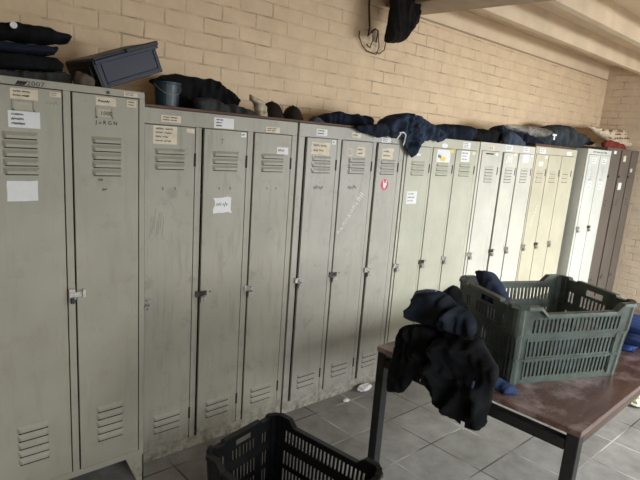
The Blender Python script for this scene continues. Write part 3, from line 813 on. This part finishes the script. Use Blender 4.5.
# small teal bucket behind it
TEAL = grimy_plastic('teal_plastic', (0.012, 0.034, 0.052), (0.02, 0.03, 0.035), .5, .4)
tk = thing('bucket', 'small teal plastic bucket beside the black jacket on the worn grey locker', 'bucket', (.172, .085, TOPB))
MB().lathe([(.052, 0), (.060, .100), (.065, .102), (.065, .111), (.057, .111), (.048, .006)], seg=28).build('tub', TEAL, tk, smooth=False)
MB().tube([(.064 * math.cos(a), -.062 * math.sin(a), .104 - .050 * math.sin(a)) for a in [math.pi * i / 12 for i in range(13)]], .0025, 6).build('handle', STEEL, tk)

cloth('jacket', 'black bundled jacket heaped on the worn grey locker behind the teal bucket', 'jacket',
    [(.150, 1.950), (.235, 1.982), (.303, 2.001), (.385, 1.998), (.453, 1.997), (.541, 1.994), (.597, 1.965), (.661, 1.93), (.690, 1.906), (.668, 1.871), (.640, 1.81), (.235, 1.81), (.228, 1.90), (.17, 1.935)], .27, .09, .12, BLACK, TOPB, seed=6, amp=.014, R=.07)
cloth('jacket', 'charcoal-navy folded jacket lying in front of the black heap and plastic bag', 'jacket',
    [(.297, 1.867), (.339, 1.886), (.416, 1.885), (.485, 1.868), (.568, 1.861), (.655, 1.843), (.700, 1.822), (.690, 1.80), (.330, 1.80)], .09, .06, .06, CHAR, TOPB, seed=7, amp=.010, R=.04)
BAG = plain('cream_plastic_bag', (0.50, 0.43, 0.31), 0.35, var=0.35, scale=30, bmp=0.3)
cloth('plastic_bag', 'cream crumpled plastic bag between the black jacket and the brown caps', 'bag',
    [(.640, 1.930), (.675, 1.928), (.715, 1.908), (.741, 1.906), (.768, 1.86), (.776, 1.80), (.705, 1.80), (.700, 1.85), (.690, 1.875), (.66, 1.895)], .12, .03, .05, BAG, TOPB, None, seed=8, amp=.012, freq=22, R=.03)
def cap(label, x, y, z, r, h, rz, brim):
    t = thing('cap', label, 'cap', (x, y, z), rz, 'brown caps on the lockers')
    m = MB(); prof = [(r * math.cos(a) * (1 + .03 * math.sin(9 * a)), h * math.sin(a)) for a in [math.pi / 2 * i / 9 for i in range(10)]]
    prof[-1] = (.004, h); m.lathe(prof, seg=24, sy=1.25)
    m.build('crown', DBROWN, t, smooth=True)
    m = MB(); pts = [(brim * math.cos(a), brim * 1.2 * math.sin(a)) for a in [2 * math.pi * i / 28 for i in range(28)]]
    m.lathe([(r * .98, .0), (r * 1.06, .002), (r * 1.08, .014), (r * 1.0, .018)], seg=24, sy=1.25); m.build('band', DBROWN, t, smooth=True)
    MB().lathe([(.006, 0), (.005, .004), (.001, .006)], (0, 0, h - .001), 10).build('top_button', DBROWN, t)
cap('dark brown cap next to the cream plastic bag, left of two', .848, .20, TOPB, .066, .096, 0, .08)
cap('dark brown cap right of the other cap, by the blue-grey rag', .985, .18, TOPB, .058, .086, 0, .07)
cloth('rag', 'blue-grey rag between the brown caps and the navy jacket', 'rag',
    [(1.030, 1.831), (1.062, 1.862), (1.095, 1.850), (1.150, 1.822), (1.152, 1.80), (1.020, 1.80)], .07, .03, .03, SLATE, TOPB, None, seed=10, amp=.006, freq=18, R=.02)

jk = cloth('jacket', 'black-navy jacket laid flat along the locker with the red hand sticker', 'jacket',
    [(1.15, 1.832), (1.163, 1.862), (1.216, 1.884), (1.297, 1.898), (1.329, 1.910), (1.366, 1.892), (1.552, 1.902), (1.60, 1.893), (1.602, 1.80), (1.15, 1.80)], .13, .10, .12, NAVY, TOPB, seed=11, amp=.013, R=.05)
o = puff('sleeve', [(1.283, 1.815), (1.50, 1.850), (1.60, 1.85), (1.60, 1.772), (1.555, 1.764), (1.459, 1.768), (1.352, 1.787)], (0, -.030, 0), X, Yd, .018, .012, NAVY, None, None, seed=12, amp=.008, R=.03)
o.parent = jk; o.location = -jk.location
def backI(s, z): return .016 + .15 * max(0, min(1, (z - 1.818) / .02))
hj = puff('draped_jacket', [(1.612, 1.850), (1.620, 1.894), (1.686, 1.921), (1.783, 1.937), (1.909, 1.928), (2.047, 1.886), (2.156, 1.853), (2.19, 1.799), (2.139, 1.761), (2.067, 1.777), (1.97, 1.765), (1.868, 1.652), (1.855, 1.648), (1.78, 1.708), (1.748, 1.778), (1.692, 1.762), (1.625, 1.764), (1.612, 1.80)],
    (0, -.030, 0), X, Yd, .045, backI, fabric('blue_navy_cotton', (0.032, 0.044, 0.072)), None, None, seed=13, amp=.022, freq=8, stretch=(1, .6), R=.06, cell=.008)
recentre(hj); tag(hj, 'navy jacket draped over the locker edge, one pointed corner hanging down', 'jacket', 'clothes left on top of the lockers')
m = MB(); m.tube([(1.655, -.082, 1.800), (1.690, -.088, 1.806), (1.712, -.086, 1.790), (1.716, -.078, 1.755), (1.712, -.072, 1.722)], .0045, 7)
m.tube([(1.668, -.082, 1.796), (1.650, -.080, 1.776), (1.640, -.076, 1.758)], .0045, 7)
o = m.build('drawstring', WINK, hj); o.location = -hj.location
cloth('jacket', 'dark navy rolled jacket on the olive-cream locker, right of the draped one', 'jacket',
    [(2.215, 1.85), (2.260, 1.885), (2.381, 1.912), (2.547, 1.915), (2.690, 1.919), (2.705, 1.87), (2.70, 1.79), (2.21, 1.79)], .13, .10, .12, NAVY, 1.7985, seed=14, amp=.014, R=.05)
cloth('jacket', 'black crumpled jacket on the left half of the ivory locker', 'jacket',
    [(2.728, 1.883), (2.86, 1.905), (3.003, 1.917), (3.13, 1.911), (3.15, 1.86), (3.15, 1.79), (2.728, 1.79)], .14, .10, .12, BLACK, 1.8015, seed=15, amp=.012, R=.05)
cloth('shirt', 'slate blue shirt crumpled in front of the plastic-wrapped bundle', 'shirt',
    [(3.035, 1.86), (3.060, 1.896), (3.132, 1.915), (3.277, 1.875), (3.380, 1.815), (3.38, 1.79), (3.04, 1.79)], -.002, .04, .035, SLATE, 1.8015, seed=16, amp=.012, R=.05)
wrap = cloth('garment_bundle', 'navy clothes bundle in translucent grey plastic on the ivory locker', 'clothing',
    [(3.170, 1.93), (3.322, 1.980), (3.46, 1.960), (3.618, 1.930), (3.80, 1.900), (3.93, 1.865), (3.93, 1.79), (3.45, 1.79), (3.40, 1.80), (3.300, 1.877)], .17, .09, .14, NAVY, 1.836, seed=17, amp=.016, R=.06)
fm, nt, b = node_mat('thin_plastic_film')
b.inputs['Base Color'].default_value = (0.42, 0.42, 0.38, 1); b.inputs['Roughness'].default_value = 0.25
tr = nt.nodes.new('ShaderNodeBsdfTransparent'); mx = nt.nodes.new('ShaderNodeMixShader'); mx.inputs[0].default_value = 0.30
nt.links.new(tr.outputs[0], mx.inputs[1]); nt.links.new(b.outputs[0], mx.inputs[2]); nt.links.new(mx.outputs[0], nt.nodes['Material Output'].inputs[0])
o = puff('plastic_film', [(3.20, 1.945), (3.322, 1.990), (3.618, 1.990), (3.90, 1.998), (4.035, 1.980), (4.07, 1.955), (4.00, 1.925), (3.90, 1.89), (3.65, 1.90), (3.40, 1.925)], (0, .14, 0), X, Yd, .075, .10, fm, None, None, seed=18, amp=.014, R=.05, freq=14)
o.parent = wrap; o.location = -wrap.location
m = MB(); m.box(4.015, 4.095, .070, .074, 1.928, 1.945).box(4.040, 4.068, .070, .074, 1.890, 1.930); o = m.build('white_tag', PAPER, wrap); o.location = -wrap.location
cloth('jacket', 'large slate-grey jacket heaped over the yellow-cream and pale grey lockers', 'jacket',
    [(4.07, 1.884), (4.18, 2.00), (4.30, 2.045), (4.40, 2.060), (4.579, 2.068), (4.78, 2.045), (5.02, 2.020), (5.25, 1.985), (5.42, 1.93), (5.44, 1.899), (5.150, 1.899), (5.110, 1.86), (5.10, 1.80), (4.07, 1.80)], .27, lambda s, z: .12 if s < 5.12 else .03, .12, fabric('slate_grey_cotton', (0.045, 0.053, 0.060)), 1.8395, seed=19, amp=.020, R=.08, cell=.013)
SACK = plain('cream_printed_cloth', (0.55, 0.44, 0.31), 0.6, var=0.08)
sk = cloth('sack', 'cream sack printed in brown, draped over the dark brown locker', 'bag',
    [(4.90, 2.095), (5.30, 2.085), (5.95, 2.130), (6.05, 2.04), (6.19, 1.975), (6.19, 1.90), (5.835, 1.930), (5.42, 1.960), (5.15, 2.02)], .15, .045, .05, SACK, None, None, seed=20, amp=.02, R=.05, cell=.016, freq=5)
for k in range(3):
    m = MB(); r_ = random.Random(k); a0 = 5.22 + .10 * k
    for j in range(8):
        x = a0 + .075 * j; z = 2.060 - .030 * k - .0 * j + .004 * j
        if k == 2: z -= .01
        stroke(m, (x, z), (x + .080, z + .004), .098, .007); stroke(m, (x, z), (x + .035, z + r_.uniform(-.012, .012)), .098, .012); stroke(m, (x + .008, z - .014), (x + .016, z + .014), .098, .010)
    o = m.build('printed_line', plain('brown_print', (0.16, 0.07, 0.04), .7), sk); o.location = -sk.location
cloth('rag', 'dull red cloth under the printed sack', 'rag',
    [(5.22, 1.945), (5.40, 1.970), (5.60, 1.95), (5.80, 1.93), (5.88, 1.87), (5.20, 1.87)], .06, .03, .05, fabric('dull_red_cloth', (0.20, 0.035, 0.03)), 1.8815, None, seed=21, amp=.01, R=.04, cell=.013)

# dark jacket hanging from a hook on the ceiling beam, old wires below
oj = puff('hanging_jacket', [(1.870, 2.62), (1.853, 2.72), (1.850, 2.80), (2.10, 2.80), (2.150, 2.76), (2.185, 2.690), (2.150, 2.585), (2.100, 2.560), (2.045, 2.480), (1.949, 2.432), (1.850, 2.418), (1.843, 2.48)],
    (0, .30, 0), X, Yd, .05, .05, fabric('black_brown_cloth', (0.012, 0.010, 0.009)), None, None, seed=22, amp=.012, stretch=(1.4, .2), R=.06)
recentre(oj); tag(oj, 'black-brown jacket hanging from the ceiling beam above the lockers', 'jacket')
m = MB(); m.tube([(1.97, .30, 2.795), (1.97, .30, 2.81), (1.98, .31, 2.905)], .006, 8); o = m.build('hook', DSTEEL, oj); o.location = -oj.location
WIRE = plain('dark_red_wire', (0.06, 0.022, 0.015), .6)
m = MB()
m.tube([(1.867, .535, 2.92), (1.875, .535, 2.70), (1.90, .535, 2.56), (1.885, .53, 2.50), (1.93, .53, 2.545), (1.955, .53, 2.56), (1.985, .53, 2.555), (1.975, .53, 2.47)], .007, 7)
m.tube([(1.93, .53, 2.545), (1.93, .52, 2.48), (1.915, .53, 2.42), (1.88, .53, 2.44)], .005, 7)
m.tube([(1.985, .53, 2.555), (2.0, .52, 2.44), (1.985, .53, 2.385), (1.88, .53, 2.395), (1.83, .53, 2.43), (1.80, .535, 2.48), (1.805, .54, 2.52)], .004, 7)
m.tube([(2.08, .53, 2.50), (2.06, .52, 2.43), (2.02, .53, 2.395), (1.985, .53, 2.40)], .004, 7)
o = m.build('loose_wires', WIRE); recentre(o); tag(o, 'tangle of dark old wires dangling on the wall below the beam', 'wire')

# ------------------------------------------------------------------ table
C1, C2 = Vector((.903, -.748, 0)), Vector((.997, -1.679, 0))
Bd = Vector((1, .026, 0)).normalized(); TL = 2.0; HT = 0.75
WOODT = wood_mat('worn_mahogany', (0.055, 0.026, 0.020), (0.120, 0.062, 0.050), (0.20, 0.125, 0.105), (1.5, 10, 10), 0.30, wear=(0.32, 0.25, 0.23))
WEDGE = wood_mat('table_edge_wood', (0.05, 0.025, 0.017), (0.085, 0.045, 0.03), (0.13, 0.075, 0.05), (1.5, 10, 10), 0.5)
STL = plain('black_steel_tube', (0.018, 0.018, 0.018), 0.5, 0.2, var=0.3, scale=40)
tt = thing('work_table', 'low-backed brown wooden table on black steel legs with green crate on it'.replace('low-backed ', 'long '), 'table', (0, 0, 0))
Ad = (C2 - C1).normalized(); Wt = (C2 - C1).length
ctr = C1 + Ad * (Wt / 2) + Bd * (TL / 2); tt.location = ctr
def tp(a, b_, z): return C1 + Ad * a + Bd * b_ + Vector((0, 0, z)) - ctr
def tbox(mb, a0, a1, b0, b1, z0, z1, mi=0):
    mb.hexa([tp(a0, b0, z0), tp(a0, b1, z0), tp(a1, b1, z0), tp(a1, b0, z0), tp(a0, b0, z1), tp(a0, b1, z1), tp(a1, b1, z1), tp(a1, b0, z1)], mi); return mb
tbox(MB(), 0, Wt, 0, TL, HT - .024, HT).build('tabletop', WOODT, tt, bevel=.003)
LG = .045
for a in (.004, Wt - LG - .004):
    for b_ in (.006, TL - LG - .006):
        tbox(MB(), a, a + LG, b_, b_ + LG, 0, HT - .0245).build('leg', STL, tt, bevel=.003)
for b_ in (.008, TL - .048):
    tbox(MB(), LG + .006, Wt - LG - .006, b_, b_ + .04, HT - .098, HT - .056).build('rail', STL, tt, bevel=.002)
for a in (.012, Wt - .036):
    tbox(MB(), a, a + .024, LG + .006, TL - LG - .006, HT - .078, HT - .0245).build('apron', WEDGE, tt, bevel=.002)

# ------------------------------------------------------------------ crates
def crate(name, label, loc, rz, mat, hl=.290, hw=.200, h=.36, kx=.032, group=None):
    """harvest crate: slotted long sides with dipped rim, slotted ends with hand holes, flared towards the top"""
    t = thing(name, label, 'crate', loc, rz, group)
    TH = .006
    def wallfn(half, dist, axis, sg):
        def f(u, z, w_):
            k = z / h; o = dist + kx * .55 * k + (.006 if z > .225 else 0) + w_; uu = u * (1 + kx * .55 * k / half)
            return (uu, sg * o, z) if axis == 'x' else (sg * o, uu, z)
        return f
    def panel(half, dist, axis, sg, slots, top, extra=None):
        f = wallfn(half, dist, axis, sg); m = MB()
        def rect(u0, u1, z0, z1, th=TH, w0=0.0):
            m.hexa([f(u0, z0, w0 - th), f(u1, z0, w0 - th), f(u1, z0, w0), f(u0, z0, w0), f(u0, z1, w0 - th), f(u1, z1, w0 - th), f(u1, z1, w0), f(u0, z1, w0)])
        # grid of holes: list of (u0,u1,z0,z1); fill the complement strip by strip
        zc = sorted({0.0} | {s[2] for s in slots} | {s[3] for s in slots} | {p[1] for p in top if False})
        zmin = min(p[1] for p in top)
        zc = [z for z in zc if z < zmin] + [zmin]
        for z0, z1 in zip(zc, zc[1:]):
            hs = sorted((s[0], s[1]) for s in slots if s[2] <= z0 + 1e-6 and s[3] >= z1 - 1e-6)
            u = -half
            for a, b_ in hs:
                if a > u + 1e-6: rect(u, a, z0, z1)
                u = b_
            rect(u, half, z0, z1)
        # raised rim pieces above zmin
        for (ua, za), (ub, zb) in zip(top, top[1:]):
            if max(za, zb) > zmin + 1e-6:
                m.hexa([f(ua, zmin, -TH), f(ub, zmin, -TH), f(ub, zmin, 0), f(ua, zmin, 0), f(ua, max(za, zmin + 1e-4), -TH), f(ub, max(zb, zmin + 1e-4), -TH), f(ub, max(zb, zmin + 1e-4), 0), f(ua, max(za, zmin + 1e-4), 0)])
        # stiffening ribs
        for zr in (.112, .218):
            rect(-half * .98, half * .98, zr - .004, zr + .004, .005, .005)
        for ur in (-half * .80, half * .80):
            rect(ur - .004, ur + .004, .02, .222, .005, .005)
        return m, f
    # long sides
    sl = []
    n = 22; pitch = .0208
    for (z0, z1) in ((.030, .100), (.124, .194), (.236, .296)):
        for i in range(n):
            u = (i - (n - 1) / 2) * pitch; sl.append((u - .0052, u + .0052, z0, z1))
    topl = [(-hl, h), (-hl * .72, h), (-hl * .60, h - .034), (hl * .60, h - .034), (hl * .72, h), (hl, h)]
    ss = []
    for (z0, z1) in ((.030, .100), (.124, .194), (.236, .290)):
        for i in range(7):
            u = (i - 3) * .0205; ss.append((u - .0052, u + .0052, z0, z1))
        if True:
            for sgn in (-1, 1):
                for q in (0, 1):
                    u = sgn * (.118 + q * .018); ss.append((u - .0050, u + .0050, z0, z1) if sgn > 0 else (u - .0050, u + .0050, z0, z1))
    ss.append((-.045, .045, .303, .332))
    tops = [(-hw, h), (-hw * .80, h), (-hw * .76, h - .012), (-hw * .56, h - .012), (-hw * .52, h), (hw * .52, h), (hw * .56, h - .012), (hw * .76, h - .012), (hw * .80, h), (hw, h)]
    rims = []
    for axis, half, dist, slots, top, nm in (('x', hl, hw, sl, topl, 'side_panel'), ('y', hw, hl, ss, tops, 'end_panel')):
        for sg in (-1, 1):
            m, f = panel(half, dist, axis, sg, slots, top)
            m.build(nm, mat, t)
            rims.append((axis, sg, f, top))
    # rim: a lip that follows the top line all the way round
    order = [('x', -1, 1), ('y', 1, 1), ('x', 1, -1), ('y', -1, -1)]
    path = []
    for ax, sg, dr in order:
        f, top = [(r[2], r[3]) for r in rims if r[0] == ax and r[1] == sg][0]
        for p in (top if dr > 0 else top[::-1]):
            half = hl if ax == 'x' else hw
            u = max(-half + .022, min(half - .022, p[0])); path.append((Vector(f(u, p[1], .0)), ax, sg))
    m = MB(); vs = []; n_ = len(path)
    for p, ax, sg in path:
        out = Vector((0, sg, 0)) if ax == 'x' else Vector((sg, 0, 0))
        vs += [p - out * .008, p + out * .020 + Vector((0, 0, -.001)), p + out * .022 + Vector((0, 0, -.016)), p + out * .016 + Vector((0, 0, -.016)), p + out * .014 + Vector((0, 0, -.008)), p - out * .008 + Vector((0, 0, -.008))]
    fs = []
    for i in range(n_):
        j = (i + 1) % n_
        for k in range(6): fs.append((i * 6 + k, i * 6 + (k + 1) % 6, j * 6 + (k + 1) % 6, j * 6 + k))
    m.add(vs, fs); m.build('rim', mat, t, bevel=.0015)
    for sx in (-1, 1):
        for sy in (-1, 1):
            m = MB(); b0 = []; 
            for z in (0, .222, .226, h):
                k = z / h; o = kx * .55 * k + (.006 if z > .225 else 0)
                b0.append((z, hl + o, hw + o))
            vs = []; fs = []; seg = 6; r = .026
            for z, X_, Y_ in b0:
                for j in range(seg + 1):
                    a = math.pi / 2 * j / seg; vs.append((sx * (X_ - r + r * math.cos(a) + .004), sy * (Y_ - r + r * math.sin(a) + .004), z))
                vs.append((sx * (X_ - r - .012), sy * (Y_ - .002), z)); vs.append((sx * (X_ - r - .012), sy * (Y_ - .010), z)); vs.append((sx * (X_ - .012), sy * (Y_ - .012), z)); vs.append((sx * (X_ - .010), sy * (Y_ - r - .012), z)); vs.append((sx * (X_ - .002), sy * (Y_ - r - .012), z))
            c = seg + 6
            for i in range(len(b0) - 1):
                for j in range(c): fs.append((i * c + j, i * c + (j + 1) % c, (i + 1) * c + (j + 1) % c, (i + 1) * c + j))
            fs += [tuple(range(c))[::-1], tuple((len(b0) - 1) * c + j for j in range(c))]
            m.add(vs, fs); m.build('corner_post', mat, t)
    MB().box(-hl + .006, hl - .006, -hw + .006, hw - .006, .004, .012).build('base_panel', mat, t)
    return t
GREEN = grimy_plastic('faded_green_plastic', (0.098, 0.128, 0.108), (0.045, 0.045, 0.034), .8, .42)
BLKP = grimy_plastic('black_crate_plastic', (0.004, 0.0045, 0.005), (0.009, 0.009, 0.008), .4, .36)
gc = Vector((1.455, -1.256, HT + .0005))
crate('harvest_crate', 'faded green slotted plastic harvest crate standing on the wooden table', gc, math.radians(-22.3), GREEN)
crate('harvest_crate', 'black slotted plastic crate on the floor in front of the lockers', (.388, -.800, .0005), math.radians(-77.5), BLKP)

# ------------------------------------------------------------------ clothes on and around the table
n_ = Vector((.99494, .10046, 0)); d_ = Vector((.10046, -.99494, 0))
def backP(s, z): return .012 if z < HT + .012 else max(.03, .20 - .42 * max(0, s - .10))
def tcloth(name, label, cat, poly, off, front, back, mat, zflat=None, parent=None, **k):
    o = puff(name, poly, C1 + n_ * off, d_, n_, front, back, mat, None, zflat, **k)
    recentre(o); tag(o, label, cat, 'clothes heaped on the table'); return o
def back1(s, z): return .022 if z < HT + .012 else max(.03, .11 - .14 * max(0, s - .25))
P1 = tcloth('jacket', 'large black jacket hanging down over the table end beside the green crate', 'jacket',
    [(.322, .90), (.36, .93), (.476, .958), (.53, .985), (.555, .945), (.600, .905), (.622, .864), (.625, .785), (.616, .710), (.607, .640), (.586, .598), (.542, .587), (.475, .590), (.415, .608), (.357, .648), (.325, .685), (.318, .78), (.328, .84)],
    -.045, .06, back1, BLACK, seed=31, amp=.026, freq=8, stretch=(1, .45), R=.055, cell=.009)
P2 = tcloth('jacket', 'black jacket flap hanging over the table corner, left of the large black jacket', 'jacket',
    [(.140, .899), (.171, .919), (.235, .945), (.30, .940), (.318, .860), (.312, .789), (.298, .735), (.258, .722), (.243, .655), (.201, .600), (.117, .574), (.109, .685), (.128, .793), (.133, .849)], -.045, .045, back1, BLACK, seed=32, amp=.018, freq=9, stretch=(1.2, .4), R=.045)
P3 = tcloth('overalls', 'dark slate overalls crumpled on top of the black heap', 'overalls',
    [(.152, .950), (.164, .986), (.178, 1.061), (.238, 1.091), (.317, 1.108), (.375, 1.075), (.442, 1.059), (.474, 1.029), (.490, .98), (.46, .942), (.32, .938), (.195, .934)], .02, .075, .04, fabric('dark_slate_cotton', (0.017, 0.022, 0.031)), seed=33, amp=.028, freq=11, R=.045)
m = MB(); m.tube([tuple(C1 + d_ * s + n_ * .0 + Vector((0, 0, z))) for s, z in ((.178, 1.045), (.19, 1.075), (.238, 1.095), (.285, 1.104))], .009, 8)
o = m.build('cuff', fabric('pale_blue_cotton', (0.13, 0.17, 0.25)), P3); o.location = -P3.location
P4 = tcloth('jacket', 'black jacket bunched between the crate end and the slate overalls', 'jacket',
    [(.205, 1.02), (.255, 1.093), (.30, 1.112), (.34, 1.055), (.39, .995), (.40, .80), (.36, .745), (.20, .745)],
    .145, .055, .05, BLACK, zflat=HT + .001, seed=34, amp=.016, freq=9, R=.05)
P5 = tcloth('jeans', 'dark blue denim lying at the foot of the green crate', 'jeans',
    [(.530, .76), (.535, .785), (.582, .792), (.640, .782), (.668, .762), (.668, .745), (.53, .745)],
    .085, .06, .04, fabric('blue_denim', (0.030, 0.055, 0.125)), zflat=HT + .001, seed=35, amp=.010, freq=16, R=.03, cell=.007)
PB = fabric('faded_blue_piping', (0.05, 0.075, 0.13))
m = MB()
m.tube([tuple(C1 + d_ * s + n_ * (-.088) + Vector((0, 0, z))) for s, z in ((.552, .82), (.545, .77), (.562, .72), (.566, .65))], .005, 6)
o = m.build('piping', PB, P1); o.location = -P1.location
m = MB()
for s, z, w_, h_, o_ in ((.335, .738, .022, .012, -.112), (.535, .622, .016, .034, -.100)):
    p = C1 + d_ * s + n_ * o_; m.hexa([tuple(p + d_ * a + n_ * c + Vector((0, 0, z + e))) for e in (-h_ / 2, h_ / 2) for a, c in ((-w_ / 2, 0), (w_ / 2, 0), (w_ / 2, .002), (-w_ / 2, .002))])
o = m.build('care_label', PAPER, P1); o.location = -P1.location

# clothes in the crate, and a blue pile behind it
M_ = Matrix.Translation(gc) @ Matrix.Rotation(math.radians(-22.3), 4, 'Z')
ux, uy = (M_.to_3x3() @ Vector((0, 1, 0))), (M_.to_3x3() @ Vector((1, 0, 0)))
SHIRT = fabric('washed_navy_cotton', (0.034, 0.045, 0.080))
p0 = M_ @ Vector((-.250, 0, 0))
o = puff('work_trousers', [(.192, 1.130), (.195, 1.145), (.170, 1.158), (.096, 1.160), (.033, 1.122), (-.027, 1.080), (-.04, 1.03), (-.03, .9), (.150, .9), (.158, 1.08), (.185, 1.116)], (p0.x, p0.y, 0), ux, uy, .026, .07, SHIRT, None, HT + .014, seed=41, amp=.012, R=.035)
recentre(o); tag(o, 'navy work trousers bunched up in the left corner of the green crate', 'trousers', 'clothes inside the green crate')
p0 = M_ @ Vector((.06, 0, 0))
o = puff('shirt', [(-.15, .70), (-.15, .90), (-.05, .945), (.05, .93), (.15, .91), (.15, .70)], (p0.x, p0.y, 0), ux, uy, .16, .14, fabric('grey_blue_shirt', (0.22, 0.25, 0.32)), None, HT + .014, seed=42, amp=.018, R=.07, cell=.012)
recentre(o); tag(o, 'grey-blue shirt crumpled on the bottom of the green crate', 'shirt', 'clothes inside the green crate')
BLUE = fabric('royal_blue_cotton', (0.022, 0.050, 0.170))
for i, (z0, z1, a, b_, lab) in enumerate(((0, .048, -.16, .14, 'royal blue folded overalls, lowest of the pile behind the crate'),
                                  (.051, .098, -.15, .15, 'royal blue folded overalls, middle of the pile behind the crate'),
                                  (.104, .152, -.13, .16, 'royal blue folded overalls, topmost of the pile behind the crate'))):
    o = puff('folded_overalls', [(a, HT + z0), (b_, HT + z0), (b_ + .015, HT + (z0 + z1) / 2), (b_, HT + z1), (a, HT + z1), (a - .015, HT + (z0 + z1) / 2)], (2.12, -1.42, 0), X, Yd, .13, .13, BLUE if i != 1 else fabric('deep_blue_cotton', (0.020, 0.035, 0.10)), None, HT + .0008 if i == 0 else None, seed=50 + i, amp=.006, R=.025, freq=8)
    recentre(o); tag(o, lab, 'overalls', 'blue overalls behind the crate')

# ------------------------------------------------------------------ litter on the floor
def litter(label, x, y, sx, sy, h, mat, seed):
    r_ = random.Random(seed); bm = bmesh.new(); bmesh.ops.create_icosphere(bm, subdivisions=3, radius=1)
    for v in bm.verts:
        q = v.co * 1.7 + Vector((seed * 3.3, 1, 2)); k = 1 + .45 * (1 - 2 * abs(noise.noise(q))) * .6 + .2 * noise.noise(q * 2.5)
        v.co = Vector((v.co.x * sx * k, v.co.y * sy * k, max(0, (v.co.z * .5 + .45) * h * k)))
    me = bpy.data.meshes.new('paper_scrap'); bm.to_mesh(me); bm.free(); me.materials.append(mat)
    o = bpy.data.objects.new('paper_scrap', me); COL.objects.link(o); o.location = (x, y, .0005)
    tag(o, label, 'litter', 'scraps on the floor')
litter('white crumpled paper on the floor at the foot of the lockers', 1.590, -.050, .055, .030, .035, PAPER, 1)
litter('tiny white paper scrap on the floor tiles, the smallest', 1.372, -.100, .022, .014, .016, PAPER, 2)
litter('pale yellow-green scrap on the floor beyond the table', 3.19, -1.27, .10, .07, .06, plain('pale_green_paper', (0.55, 0.58, 0.36), .7), 3)
